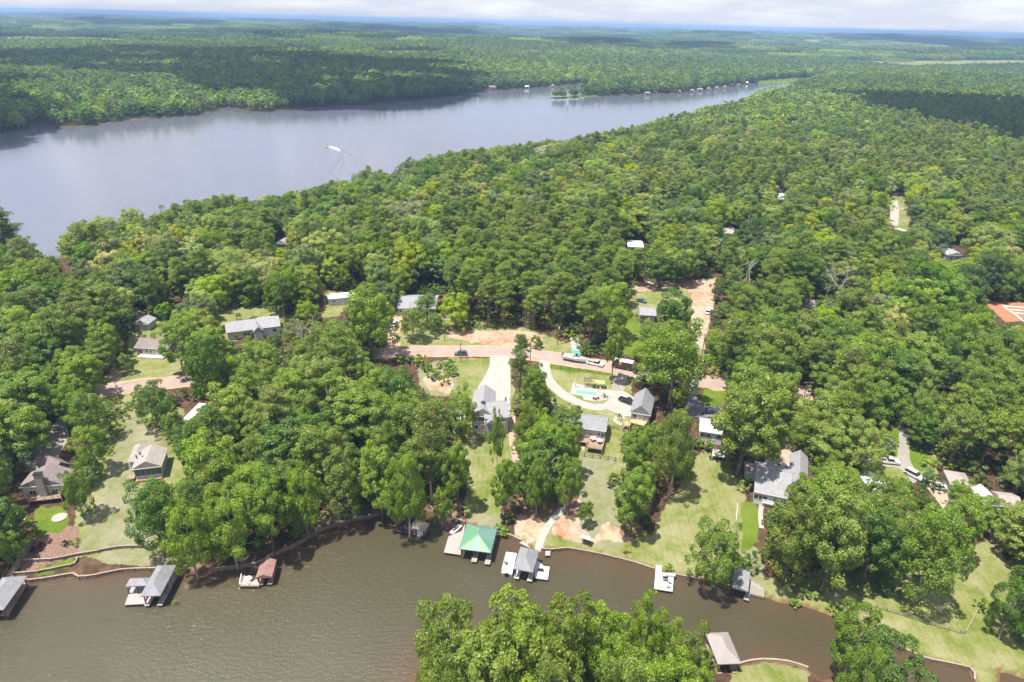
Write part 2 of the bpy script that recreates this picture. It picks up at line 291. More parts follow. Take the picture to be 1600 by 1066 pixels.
# ------------------------------------------------------------------ ground: one sheet from under the camera to the horizon
LAWN = ['green_left', 'strip_right', 'south_lawn']
G = dict(
    lawn=[[(852, 157), (940, 153), (938, 148), (900, 147), (854, 151)], CLEAR['green_left'], CLEAR['strip_right'], [(50, 893), (115, 870), (120, 885), (50, 905)], [(975, 480), (1000, 500), (1012, 545), (1002, 560), (965, 548)], [(1096, 603), (1135, 606), (1132, 632), (1098, 640)],
          [(1375, 715), (1402, 690), (1402, 712)], [(1424, 690), (1450, 730), (1436, 735), (1426, 715)], [(856, 566), (975, 582), (972, 588), (858, 578)],
          [(1400, 640), (1445, 700), (1440, 740), (1380, 720)]],
    mixed=[[(150, 600), (225, 600), (290, 640), (292, 800), (255, 872), (105, 872), (140, 700)], [(1190, 905), (1350, 880), (1500, 880), (1500, 960), (1300, 965), (1200, 945)], [(840, 700), (1000, 690), (1010, 860), (830, 860)], [(1390, 660), (1460, 660), (1470, 760), (1350, 740)], [(1150, 600), (1270, 610), (1260, 700), (1180, 700)], CLEAR['white_drive'], [(700, 560), (800, 560), (806, 720), (790, 770), (780, 812), (740, 822), (722, 800), (735, 740), (712, 690)], [(842, 560), (985, 588), (985, 680), (975, 730), (930, 760), (870, 700), (862, 620)],
           [(1020, 838), (1040, 790), (1080, 730), (1098, 700), (1165, 745), (1165, 850), (1150, 920), (1056, 902), (985, 884), (990, 830)], CLEAR['field_right'], [(1330, 930), (1400, 905), (1500, 900), (1620, 860), (1640, 1070), (1515, 1050), (1380, 990)],
           [(200, 500), (262, 500), (290, 570), (280, 590), (180, 605), (160, 600), (200, 555)], [(620, 485), (820, 512), (900, 540), (900, 556), (600, 546), (610, 500)],
           CLEAR['mobile'], [(335, 480), (440, 475), (450, 520), (350, 535)], CLEAR['south_lawn'], [(1088, 530), (1100, 530), (1100, 600), (1085, 600)], CLEAR['corridor'], [(985, 440), (1080, 440), (1080, 500), (985, 490)], [(835, 855), (845, 830), (900, 845), (985, 868), (990, 884), (880, 861)]],
    dry=[[(208, 632), (180, 700), (150, 790), (120, 862), (250, 856), (240, 830), (216, 790), (220, 750), (262, 745), (262, 690), (240, 668), (212, 655), (218, 632)], [(905, 752), (950, 745), (985, 800), (1000, 845), (960, 862), (890, 850), (880, 810)], [(890, 715), (965, 715), (940, 750), (905, 755)],
         [(160, 855), (285, 872), (270, 890), (160, 880)], [(1150, 850), (1190, 855), (1195, 930), (1160, 925)], [(650, 570), (712, 560), (712, 620), (660, 615)], [(728, 800), (790, 805), (780, 825), (735, 822)]],
    clay=[[(690, 516), (822, 516), (850, 526), (830, 545), (760, 540), (700, 528)], [(1076, 440), (1120, 432), (1116, 480), (1104, 525), (1084, 532), (1078, 470)], CLEAR['orange'], [(660, 590), (705, 580), (705, 615), (672, 610)], [(800, 812), (845, 790), (850, 830), (830, 855), (808, 842)],
          [(865, 800), (905, 770), (905, 820), (935, 850), (890, 846), (862, 835)], [(985, 440), (1075, 438), (1075, 450), (990, 455)], [(940, 815), (990, 835), (985, 850), (935, 842)], [(235, 668), (262, 672), (255, 682)], [(695, 715), (712, 700), (712, 745), (700, 750)],
          [(850, 700), (905, 730), (890, 770), (850, 745)], [(1540, 820), (1580, 830), (1582, 870), (1555, 850)], [(160, 598), (180, 572), (196, 590)], [(1075, 590), (1140, 600), (1140, 612), (1100, 606)], [(600, 505), (625, 505), (625, 545), (600, 545)]],
    mulch=[[(40, 850), (122, 818), (126, 868), (50, 892), (20, 890)], [(260, 868), (300, 870), (340, 892), (296, 893)], [(800, 780), (900, 770), (905, 800), (830, 815)], [(35, 700), (85, 650), (70, 690), (45, 735), (30, 730)], [(1030, 760), (1000, 840), (970, 835), (985, 790)], [(470, 800), (720, 780), (720, 815), (480, 850)]])
RY = 42 * 1.0088 ** np.arange(785); RU = np.linspace(-1.4, 1.4, 400)
GX = RY[:, None] * RU[None, :]; GY = np.repeat(RY[:, None], len(RU), 1)
gx, gy = GX.ravel(), GY.ravel()
gd = water_dist(gx, gy); gz = height(gx, gy, gd)
gpts = np.stack((gx, gy, gz), -1)
gpx, _ = project(gpts)
jit = np.stack((np.sin(gx * 1.9 + gy * .7) + np.sin(gy * 2.3 - gx), np.sin(gy * 1.7 + gx * .5) + np.sin(gx * 2.9)), -1) * 1.3
near = (gy < 1700)
mask = np.zeros((len(gx), 4), np.float32); mul = np.zeros(len(gx), np.float32); mixm = np.zeros(len(gx), np.float32)
idx = np.nonzero(near)[0]; q = gpx[idx] + jit[idx] * np.clip(150 / gy[idx], .25, 1)[:, None]
for k, key in enumerate(('lawn', 'mixed', 'dry', 'clay')):
    for poly in G[key]: mask[idx[inside(q, poly)], k] = 1
for poly in G['mulch']: mul[idx[inside(q, poly)]] = 1
far_f = np.zeros(len(gx), bool); fi = np.nonzero(gy > 1100)[0]
for poly in FIELDS_FAR: far_f[fi] |= inside(gpx[fi], poly)
mask[far_f, 1] = 1
woodgreen = smooth(350, 900, np.hypot(gx, gy)) * .85
def blur(a):
    a = a.reshape(len(RY), len(RU)); b = a.copy()
    b[1:-1, 1:-1] = (a[1:-1, 1:-1] * 2 + a[:-2, 1:-1] + a[2:, 1:-1] + a[1:-1, :-2] + a[1:-1, 2:]) / 6
    return b.ravel()
mask = np.stack([blur(mask[:, k]) for k in range(4)], -1); mul = blur(mul)
ii = np.arange(len(gx)).reshape(len(RY), len(RU))
quads = np.stack((ii[:-1, :-1], ii[:-1, 1:], ii[1:, 1:], ii[1:, :-1]), -1).reshape(-1, 4)
gm = bpy.data.materials.new('earth'); n, l = nodes_of(gm); b = n['Principled BSDF']; b.inputs['Roughness'].default_value = .95; b.inputs['Specular IOR Level'].default_value = .1
geo = n.new('ShaderNodeNewGeometry')
def noise(scale, det=5, rough=.6, src=None):
    q_ = n.new('ShaderNodeTexNoise'); q_.inputs['Scale'].default_value = scale; q_.inputs['Detail'].default_value = det; q_.inputs['Roughness'].default_value = rough
    l.new(src or geo.outputs['Position'], q_.inputs['Vector']); return q_.outputs['Fac']
def ramp(f, stops):
    r_ = n.new('ShaderNodeValToRGB'); e = r_.color_ramp.elements
    while len(e) < len(stops): e.new(.5)
    for el, (p_, c_) in zip(e, stops): el.position = p_; el.color = (*c_, 1)
    l.new(f, r_.inputs[0]); return r_.outputs[0]
def mixc(f, a, c, mode='MIX'):
    m_ = n.new('ShaderNodeMixRGB'); m_.blend_type = mode
    for i, v in enumerate((f, a, c)):
        if isinstance(v, (int, float)): m_.inputs[i].default_value = v
        elif isinstance(v, tuple): m_.inputs[i].default_value = (*v, 1)
        else: l.new(v, m_.inputs[i])
    return m_.outputs[0]
def fm(op, a, c):
    q_ = n.new('ShaderNodeMath'); q_.operation = op; q_.use_clamp = op in ('MULTIPLY_ADD',)
    for i, v in enumerate((a, c)):
        if isinstance(v, (int, float)): q_.inputs[i].default_value = v
        else: l.new(v, q_.inputs[i])
    return q_.outputs[0]
aA = n.new('ShaderNodeAttribute'); aA.attribute_name = 'cover'; sp = n.new('ShaderNodeSeparateColor'); l.new(aA.outputs['Color'], sp.inputs[0])
aB = n.new('ShaderNodeAttribute'); aB.attribute_name = 'cover_b'; sp2 = n.new('ShaderNodeSeparateColor'); l.new(aB.outputs['Color'], sp2.inputs[0])
n_f, n_m, n_l, n_xl = noise(2.6, 6, .7), noise(.55, 6, .65), noise(.12, 5, .6), noise(.03, 4)
def edge(f, w=.5):
    return ramp(fm('ADD', f, fm('ADD', fm('MULTIPLY', fm('SUBTRACT', n_m, .5), 1.2), fm('MULTIPLY', fm('SUBTRACT', n_f, .5), .5))), [(.42, (0, 0, 0)), (.58, (1, 1, 1))])
floor = mixc(sp2.outputs[1], ramp(n_m, [(.3, (.035, .024, .014)), (.5, (.085, .05, .03)), (.7, (.14, .085, .052))]), ramp(n_m, [(.3, (.012, .026, .008)), (.7, (.035, .06, .014))]))
wv = n.new('ShaderNodeTexWave'); wv.inputs['Scale'].default_value = .22; wv.bands_direction = 'X'; wv.inputs['Distortion'].default_value = 1.2; wv.inputs['Detail'].default_value = 2; wv.inputs['Detail Scale'].default_value = .6
l.new(geo.outputs['Position'], wv.inputs['Vector'])
stripe = fm('MULTIPLY', fm('SUBTRACT', wv.outputs['Fac'], .5), .022)
grass_l = ramp(fm('ADD', fm('ADD', fm('MULTIPLY', n_l, .6), fm('MULTIPLY', n_f, .4)), stripe), [(.32, (.05, .09, .010)), (.5, (.10, .145, .016)), (.68, (.165, .195, .032))])
mixf = fm('ADD', fm('ADD', fm('MULTIPLY', n_l, .45), fm('MULTIPLY', n_f, .25)), fm('ADD', fm('MULTIPLY', n_m, .3), stripe))
grass_m = ramp(mixf, [(.33, (.07, .10, .015)), (.44, (.135, .16, .034)), (.53, (.205, .205, .085)), (.65, (.275, .255, .15))])
grass_d = ramp(fm('ADD', fm('ADD', fm('MULTIPLY', n_l, .4), fm('MULTIPLY', n_f, .3)), fm('MULTIPLY', n_m, .3)), [(.33, (.11, .135, .028)), (.43, (.155, .165, .065)), (.54, (.22, .21, .13)), (.67, (.30, .27, .195))])
clayc = ramp(fm('ADD', fm('MULTIPLY', n_l, .5), fm('MULTIPLY', n_m, .5)), [(.33, (.26, .115, .055)), (.45, (.34, .205, .13)), (.55, (.40, .315, .235)), (.64, (.23, .225, .10))])
mulc = ramp(n_f, [(.3, (.10, .055, .04)), (.6, (.25, .16, .12)), (.75, (.34, .24, .19))])
c = floor
c = mixc(edge(sp.outputs[1]), c, grass_m); c = mixc(edge(sp.outputs[2]), c, grass_d); c = mixc(edge(sp.outputs[0]), c, grass_l)
c = mixc(edge(aA.outputs['Alpha']), c, clayc); c = mixc(edge(sp2.outputs[0]), c, mulc)
bed = ramp(n_m, [(.3, (.10, .055, .03)), (.7, (.2, .115, .06))]); c = mixc(sp2.outputs[2], c, bed)
l.new(c, b.inputs['Base Color'])
bp = n.new('ShaderNodeBump'); bp.inputs['Strength'].default_value = .5; bp.inputs['Distance'].default_value = .12; l.new(n_f, bp.inputs['Height']); l.new(bp.outputs[0], b.inputs['Normal'])
cov_b = np.stack((mul, woodgreen, (gd < .6).astype(np.float32), np.ones(len(gx))), -1)
ground = link('ground', np_mesh('ground', gpts, quads, gm, [('cover', 'POINT', 'FLOAT_COLOR', mask), ('cover_b', 'POINT', 'FLOAT_COLOR', cov_b)])); tag(ground, kind='structure')

ground.data.polygons.foreach_set('use_smooth', np.ones(len(quads), bool))
# ------------------------------------------------------------------ water
def water_mat(name, c_lo, c_hi, c_sh, bstr, spec):
    global n, l
    wm = bpy.data.materials.new(name); n, l = nodes_of(wm); b = n['Principled BSDF']; geo = n.new('ShaderNodeNewGeometry')
    b.inputs['IOR'].default_value = 1.33; b.inputs['Specular IOR Level'].default_value = spec
    ad = n.new('ShaderNodeAttribute'); ad.attribute_name = 'shallow'
    n_l, n_m = noise(.045, 4), noise(.012, 3)
    silt_sheen = ramp(fm('ADD', fm('MULTIPLY', noise(.02, 3), .6), fm('MULTIPLY', noise(.09, 5), .4)), [(.35, c_lo), (.65, c_hi)])
    c = mixc(fm('MULTIPLY', ad.outputs['Fac'], fm('ADD', n_l, .35)), silt_sheen, c_sh); l.new(c, b.inputs['Base Color'])
    mp = n.new('ShaderNodeMapping'); mp.inputs['Rotation'].default_value = (0, 0, R(-32)); mp.inputs['Scale'].default_value = (1, 2.6, 1); l.new(geo.outputs['Position'], mp.inputs['Vector'])
    r1 = noise(.55, 4, .6, mp.outputs[0]); r2 = noise(2.2, 2, .5, mp.outputs[0])
    gust = ramp(noise(.022, 3, .5), [(.40, (.10, .10, .10)), (.66, (1.3, 1.3, 1.3))])
    hgt_n = fm('MULTIPLY', fm('ADD', r1, fm('MULTIPLY', r2, .3)), gust)
    bp = n.new('ShaderNodeBump'); bp.inputs['Strength'].default_value = bstr; bp.inputs['Distance'].default_value = .3; l.new(hgt_n, bp.inputs['Height']); l.new(bp.outputs[0], b.inputs['Normal'])
    l.new(ramp(noise(.008, 4, .6), [(.4, (.06, .06, .06)), (.65, (.16, .16, .16))]), b.inputs['Roughness'])
    return wm
WM_COVE = water_mat('muddy_water', (.050, .047, .024), (.070, .064, .035), (.092, .054, .030), 1.3, 1.0)
WM_LAKE = water_mat('open_lake_water', (.092, .098, .132), (.155, .16, .20), (.08, .06, .04), .16, .8)  # pale lavender range puts sky sheen and wind patches into the base colour
def water_sheet(name, sel, wm):
    vm = (sel & (gd < 4.5)).reshape(len(RY), len(RU))
    fm_ = (vm[:-1, :-1] & vm[:-1, 1:] & vm[1:, 1:] & vm[1:, :-1]).ravel()
    fq = quads[fm_]; used = np.unique(fq); re = np.full(len(gx), -1); re[used] = np.arange(len(used))
    v = np.stack((gx[used], gy[used], np.zeros(len(used))), -1)
    return tag(link(name, np_mesh(name, v, re[fq], wm, [('shallow', 'POINT', 'FLOAT', np.exp(np.minimum(gd[used], 0) / 6.0))])), kind='structure')
water_sheet('cove_water', gy < 210, WM_COVE); water_sheet('lake_water', gy >= 210, WM_LAKE)

# ------------------------------------------------------------------ paved things that lie on the ground
def catmull(pts, step):
    pts = [Vector(p) for p in pts]; q = [pts[0] * 2 - pts[1]] + pts + [pts[-1] * 2 - pts[-2]]; out = []
    for i in range(1, len(q) - 2):
        k = max(2, int((q[i + 1] - q[i]).length / step))
        for j in range(k):
            t = j / k; a, b_, c_, d_ = q[i - 1], q[i], q[i + 1], q[i + 2]
            out.append(.5 * ((2 * b_) + (c_ - a) * t + (2 * a - 5 * b_ + 4 * c_ - d_) * t * t + (3 * b_ - a - 3 * c_ + d_) * t ** 3))
    return out + [pts[-1]]
def ribbon(name, px, width, m, up=.10, step=2.0, kind='structure', widths=None):
    c_ = catmull([(*P(*p)[:2], 0) for p in px], step); n_ = len(c_); K = 6; V_ = []
    for i, p in enumerate(c_):
        d_ = (c_[min(i + 1, n_ - 1)] - c_[max(i - 1, 0)]).normalized(); s_ = Vector((-d_.y, d_.x, 0)); w = width
        if widths: w = np.interp(i / (n_ - 1), np.linspace(0, 1, len(widths)), widths)
        w *= 1 + .03 * math.sin(i * 1.7) + .02 * math.sin(i * .6 + 1)
        for k in range(K): V_.append(p + s_ * w * (k / (K - 1) - .5))
    V_ = np.array([tuple(v) for v in V_]); z = height(V_[:, 0], V_[:, 1]) + up
    top = V_.copy(); top[:, 2] = z; bot = V_.copy(); bot[:, 2] = z - up - .4; N = len(V_); F_ = []
    for i in range(n_ - 1):
        for k in range(K - 1):
            a = i * K + k; F_.append((a, a + K, a + K + 1, a + 1))
        F_.append((i * K, N + i * K, N + (i + 1) * K, (i + 1) * K)); F_.append((i * K + K - 1, (i + 1) * K + K - 1, N + (i + 1) * K + K - 1, N + i * K + K - 1))
    me = bpy.data.meshes.new(name); me.from_pydata([tuple(v) for v in np.concatenate((top, bot))], [], F_); me.materials.append(m)
    return tag(link(name, me), kind=kind)
def slab(name, px, m, up=.10, kind='structure', z=None, thick=.4, world=False, mx=2.5):
    """a paved patch with the given outline that follows the ground, or (z given) lies level"""
    w = [Vector(p) for p in px] if world else [P(*p) if z is None else at_z(p[0], p[1], z) for p in px]
    bm = bmesh.new(); vs = [bm.verts.new((p.x, p.y, 0)) for p in w]; fs = bm.faces.new(vs); bmesh.ops.triangulate(bm, faces=[fs])
    if z is None:
        for _ in range(5):
            es = [e for e in bm.edges if e.calc_length() > mx]
            if not es: break
            bmesh.ops.subdivide_edges(bm, edges=es, cuts=1); bmesh.ops.triangulate(bm, faces=bm.faces[:])
    bm.verts.ensure_lookup_table(); co = np.array([v.co[:] for v in bm.verts])
    zz = np.full(len(co), z) if z is not None else height(co[:, 0], co[:, 1]) + up
    for v, h_ in zip(bm.verts, zz): v.co.z = h_
    bmesh.ops.recalc_face_normals(bm, faces=bm.faces[:])
    if bm.faces[:] and sum(f.normal.z for f in bm.faces) < 0: bmesh.ops.reverse_faces(bm, faces=bm.faces[:])
    r_ = bmesh.ops.extrude_face_region(bm, geom=bm.faces[:])
    for v in r_['geom']:
        if isinstance(v, bmesh.types.BMVert): v.co.z += 0
    ex = [v for v in r_['geom'] if isinstance(v, bmesh.types.BMVert)]; exs = set(ex)
    for v in bm.verts:
        if v not in exs: v.co.z -= thick
    me = bpy.data.meshes.new(name); bm.to_mesh(me); bm.free(); me.materials.append(m)
    o = link(name, me)
    return tag(o, kind=kind) if kind else o
M_road = mat('worn_asphalt', (.36, .27, .23), .9, col2=(.27, .205, .178), scale=.35, bump=.3, bscale=6)
M_shoulder = mat('clay_shoulder', (.50, .33, .22), .95, col2=(.38, .20, .12), scale=.4)
M_white_c = mat('bright_concrete', (.33, .315, .28), .85, var=.12, scale=.35, bump=.15)
M_pale_c = mat('pale_concrete', (.34, .315, .275), .88, var=.16, scale=.3, bump=.15)
M_conc = mat('old_concrete', (.30, .275, .235), .9, col2=(.22, .2, .17), scale=.5, bump=.2)
M_asph = mat('dark_asphalt', (.15, .15, .17), .9, var=.18, scale=.6)
M_gravel = mat('tan_gravel', (.40, .33, .255), .95, col2=(.29, .23, .165), scale=.8, bump=.5, bscale=3)
M_dirt = mat('pale_dirt', (.44, .335, .25), .95, col2=(.33, .22, .14), scale=.5)
ROAD = [(-80, 668), (30, 645), (90, 630), (150, 613), (215, 603), (290, 595), (400, 580), (500, 564), (590, 552), (640, 549.5), (700, 549), (760, 548.5), (800, 551), (850, 557), (900, 565.5), (960, 575), (1010, 584), (1090, 594), (1130, 600), (1190, 606), (1245, 611), (1310, 624), (1400, 640), (1500, 662), (1680, 700)]
ribbon('road_shoulder', ROAD, 8.6, M_shoulder, .06)
ribbon('road', ROAD, 6.2, M_road, .12)
slab('white_driveway', [(766, 554), (795, 553), (797, 575), (798, 600), (797.5, 640), (796, 660), (742, 660), (741, 625), (748, 603), (758, 588), (765, 572)], M_white_c, .1)
ribbon('side_path', [(800, 650), (801, 690), (807, 725), (803, 760)], 2.0, M_dirt, .07)
ribbon('loop_driveway', [(851, 559), (851, 575), (856, 592), (868, 607), (885, 620), (905, 630), (925, 636), (945, 637)], 3.6, M_pale_c, .1)
ribbon('short_driveway', [(976, 578), (970, 592), (966, 606), (962, 618)], 4.2, M_conc, .09)
slab('parking_pad', [(955, 612), (975, 612), (992, 622), (995, 640), (988, 652), (972, 650), (950, 641), (935, 638), (950, 626)], M_pale_c, .13)
slab('asphalt_driveway', [(1078, 596), (1093, 598), (1088, 622), (1100, 634), (1128, 638), (1128, 652), (1086, 652), (1062, 660), (1066, 645), (1074, 628)], M_asph, .1)
slab('gravel_yard', [(1196, 715), (1206, 690), (1230, 680), (1252, 705), (1240, 735), (1215, 740), (1196, 735)], M_gravel, .06)
slab('concrete_drive', [(1406, 640), (1420, 640), (1421, 715), (1424, 725), (1440, 750), (1426, 756), (1414, 738), (1404, 732), (1388, 730), (1352, 724), (1356, 716), (1384, 717), (1402, 714), (1404, 690)], M_conc, .1)
slab('gravel_turnaround', [(1440, 752), (1456, 756), (1480, 772), (1522, 792), (1512, 806), (1480, 804), (1462, 780)], M_gravel, .06)
ribbon('concrete_driveway', [(108, 634), (100, 655), (92, 680), (72, 705), (48, 738)], 4.4, M_conc, .1, widths=[3.5, 4, 6, 8.5, 9])
ribbon('dirt_driveway', [(612, 547), (614, 530), (618, 510), (622, 496)], 4.0, M_dirt, .08)
ribbon('pale_lane', [(902, 560), (901, 549), (899, 538), (897, 527)], 3.4, M_white_c, .08)
ribbon('gravel_lane', [(1092, 545), (1090, 520), (1089, 500), (1092, 480)], 4.5, M_gravel, .06)
ribbon('shore_walk', [(842, 866), (843, 850), (850, 834), (858, 820), (868, 808), (880, 795)], 1.9, M_white_c, .12)
ribbon('brick_path', [(1278, 652), (1292, 660), (1300, 672), (1306, 684)], 2.2, mat('red_path', (.40, .22, .15), .9), .08)
ribbon('curved_walk', [(914, 701), (905, 702), (898, 706)], 1.3, M_pale_c, .1)
ribbon('curved_walk', [(1193, 782), (1190, 790), (1188, 805), (1190, 826)], 1.2, M_pale_c, .1)
ribbon('garden_walk', [(976, 653), (964, 652), (961, 658), (972, 664)], 1.3, M_pale_c, .1)
ribbon('clearing_lane', [(1396, 352), (1398, 330), (1396, 312)], 5, M_pale_c, .1)
ribbon('cross_lane', [(1396, 325), (1420, 327.5)], 3, M_dirt, .1); ribbon('cross_lane', [(1400, 357), (1432, 366)], 5, M_pale_c, .1)
slab('shore_landing', [(811, 848), (818, 846), (830, 857), (842, 861), (842, 866), (820, 862)], M_white_c, .12)
slab('orange_lot', [(1534, 470), (1604, 474), (1612, 500), (1572, 504)], mat('orange_clay', (.40, .18, .10), .95, col2=(.28, .12, .065), scale=.35), .05)
# ------------------------------------------------------------------ trees
M_bark = mat('bark', (.17, .135, .105), .95, col2=(.09, .07, .055), scale=2.5, bump=.5)
M_bark_pale = mat('pale_bark', (.36, .32, .28), .95, col2=(.22, .19, .17), scale=2.5, bump=.4)
M_pine_bark = mat('pine_bark', (.22, .145, .105), .95, col2=(.11, .075, .06), scale=2.0, bump=.5)
LF = leaf_mat('broad_leaves', (.070, .145, .012), (.31, .44, .034), rand=.12)
LP = leaf_mat('pine_needles', (.088, .155, .018), (.33, .43, .05), rand=.12, trans=.28)
LFF = leaf_mat('forest_leaves', (.054, .124, .010), (.365, .465, .040), rand=.8)
LPF = leaf_mat('forest_needles', (.080, .145, .018), (.34, .43, .056), rand=.6, trans=.28)
LFAR = leaf_mat('far_leaves', (.050, .120, .014), (.34, .46, .05), rand=.8)
def unit(a): return a / np.maximum(np.linalg.norm(a, axis=-1, keepdims=True), 1e-6)
def leaf_quads(c, nrm, sz, rg, asp=.75):
    t = unit(np.cross(nrm, rg.normal(size=c.shape))); b_ = np.cross(nrm, t)
    s1 = sz[:, None] * .5; s2 = s1 * asp
    k = rg.uniform(.55, 1.0, (len(c), 4, 1))
    v = np.stack((c - t * s1 * k[:, 0], c - b_ * s2 * k[:, 1], c + t * s1 * k[:, 2], c + b_ * s2 * k[:, 3]), 1)
    v[:, 0] -= nrm * s1 * .25; v[:, 2] -= nrm * s1 * .25
    return v.reshape(-1, 3), np.arange(len(c) * 4).reshape(-1, 4)
def broad_crown(seed, h=16.0, rx=5.4, base=.28, lobes=30, nleaf=5200, leaf=.62):
    rg = np.random.default_rng(seed); rz = h * (1 - base) / 2; c0 = np.array((0, 0, h * base + rz * .98))
    i = np.arange(lobes) + .5; zz = 1 - 1.75 * i / lobes; ph = i * 2.39996 + seed
    d = np.stack((np.sqrt(np.maximum(1 - zz * zz, 0)) * np.cos(ph), np.sqrt(np.maximum(1 - zz * zz, 0)) * np.sin(ph), zz), -1) + np.clip(rg.normal(size=(lobes, 3)), -1.3, 1.3) * .13
    asym = 1 + .22 * np.sin(ph * 1 + seed) * (1 - np.abs(zz))
    lr = rx * rg.uniform(.13, .30, lobes)
    lc = c0 + d * np.array((rx, rx, rz)) * (rg.uniform(.50, .98, lobes) * asym)[:, None]
    w = lr ** 2; k = rg.choice(lobes, nleaf, p=w / w.sum())
    dl = unit(rg.normal(size=(nleaf, 3)) + .75 * unit(d)[k] + np.array((0, 0, .30)))
    pos = lc[k] + dl * (lr[k] * rg.uniform(.62, 1.1, nleaf))[:, None] * np.array((1, 1, .82))
    # leaf faces tilted skyward, shaped so the crowns look brighter under the high sun
    nn = unit(dl + rg.normal(size=(nleaf, 3)) * .5 + np.array((0, 0, .45)))
    v, f = leaf_quads(pos, nn, leaf * rg.uniform(.55, 1.35, nleaf), rg)
    tone = rg.random(lobes)
    return v, f, np.clip(.55 * tone[k] + .45 * rg.random(nleaf), 0, 1), lc
def pine_crown(seed, h=21.0, rx=3.9, base=.5, lobes=38, nleaf=4200, leaf=.62):
    rg = np.random.default_rng(seed); u_ = (np.arange(lobes) + rg.random(lobes)) / lobes
    z = h * (base + (1.0 - base) * u_ ** .9); prof = rx * np.sqrt(np.maximum(1 - (np.maximum(u_, .25) - .25) / .80, .04)) * np.minimum(1, .45 + u_ * 2.0)
    ph = np.arange(lobes) * 2.39996 + rg.normal(size=lobes) * .4 + seed; rad = prof * rg.uniform(.30, 1.0, lobes)
    lc = np.stack((rad * np.cos(ph), rad * np.sin(ph), z), -1); lr = rx * rg.uniform(.20, .36, lobes)
    k = rg.choice(lobes, nleaf, p=lr ** 2 / (lr ** 2).sum())
    dl = unit(rg.normal(size=(nleaf, 3)) + np.array((0, 0, .45)))
    pos = lc[k] + dl * (lr[k] * rg.uniform(.45, 1.1, nleaf))[:, None] * np.array((1, 1, .6))
    nn = unit(dl + rg.normal(size=(nleaf, 3)) * .7 + np.array((0, 0, .4)))
    v, f = leaf_quads(pos, nn, leaf * rg.uniform(.6, 1.3, nleaf), rg, asp=.38)
    tone = rg.random(lobes)
    return v, f, np.clip(.5 * tone[k] + .5 * rg.random(nleaf), 0, 1), lc
def trunk_mesh(h, top, r0, lc, rg, m, nl=8, name='trunk'):
    mb = MB(); a = Vector((0, 0, -1.0)); steps = 4; pts = [a]
    for i in range(1, steps + 1):
        pts.append(Vector((rg.normal() * .18, rg.normal() * .18, top * i / steps)))
    for i in range(steps): mb.tube(pts[i], pts[i + 1], r0 * (1 - .72 * i / steps), r0 * (1 - .72 * (i + 1) / steps), 7)
    for j in rg.choice(len(lc), min(nl, len(lc)), replace=False):
        e = Vector(lc[j]); zb = min(max(e.z - (Vector((e.x, e.y)).length) * .9, top * .35), top * .92)
        s = Vector((0, 0, zb)); mid = s.lerp(e, .55) + Vector((0, 0, .35))
        mb.tube(s, mid, r0 * .34, r0 * .2, 5); mb.tube(mid, e, r0 * .2, r0 * .07, 4)
    return mb.mesh(name, m)
def tree_meshes(kind, seed, lod):
    rg = np.random.default_rng(seed + 500)
    if kind == 'broad':
        n_, lf = {0: (13000, .44), 1: (2600, .92), 2: (330, 2.3)}[lod]
        bs, lob, rx = [(.14, 34, 5.2), (.10, 28, 5.9), (.18, 38, 4.9), (.12, 24, 5.4), (.2, 32, 4.4), (.08, 36, 6.2), (.15, 42, 5.6)][seed % 7]
        v, f, t, lc = broad_crown(seed, 16, rx, bs, lob * 2 if lod < 2 else 24, n_, lf)
        tk = trunk_mesh(16, 12.5, .34, lc, rg, [M_bark, M_bark_pale][seed % 2], 9)
        m = [LF, LF, LFAR][lod]
    else:
        n_, lf = {0: (7500, .52), 1: (2400, .95), 2: (300, 2.1)}[lod]
        bs, lob, rx = [(.52, 40, 3.7), (.46, 46, 4.1), (.58, 34, 3.9), (.42, 48, 3.5), (.5, 36, 4.3)][seed % 5]
        v, f, t, lc = pine_crown(seed, 21, rx, bs, lob if lod < 2 else 18, n_, lf)
        tk = trunk_mesh(21, 20.0, .30, lc, rg, M_pine_bark, 8)
        m = LP
    return np_mesh('crown', v, f, m, [('leaf', 'FACE', 'FLOAT', t)]), tk
BROAD = [tree_meshes('broad', s, 0) for s in range(7)]
PINE = [tree_meshes('pine', s, 0) for s in range(5)]
def joined(name, crown, tk, m):
    c2 = crown.copy(); c2.materials.clear(); c2.materials.append(m)
    a = bpy.data.objects.new(name, c2); b_ = bpy.data.objects.new(name, tk)
    bm = bmesh.new(); bm.from_mesh(c2); nf = len(bm.faces); bm.from_mesh(tk); bm.faces.ensure_lookup_table()
    for fc in bm.faces[nf:]: fc.material_index = 1
    me = bpy.data.meshes.new(name); bm.to_mesh(me); bm.free(); me.materials.append(m); me.materials.append(tk.materials[0])
    bpy.data.objects.remove(a); bpy.data.objects.remove(b_)
    return me
def proto_collection(name, meshes):
    c_ = bpy.data.collections.new(name)
    for i, me in enumerate(meshes):
        o = bpy.data.objects.new('forest_tree', me); c_.objects.link(o); o['kind'] = 'stuff'
    return c_
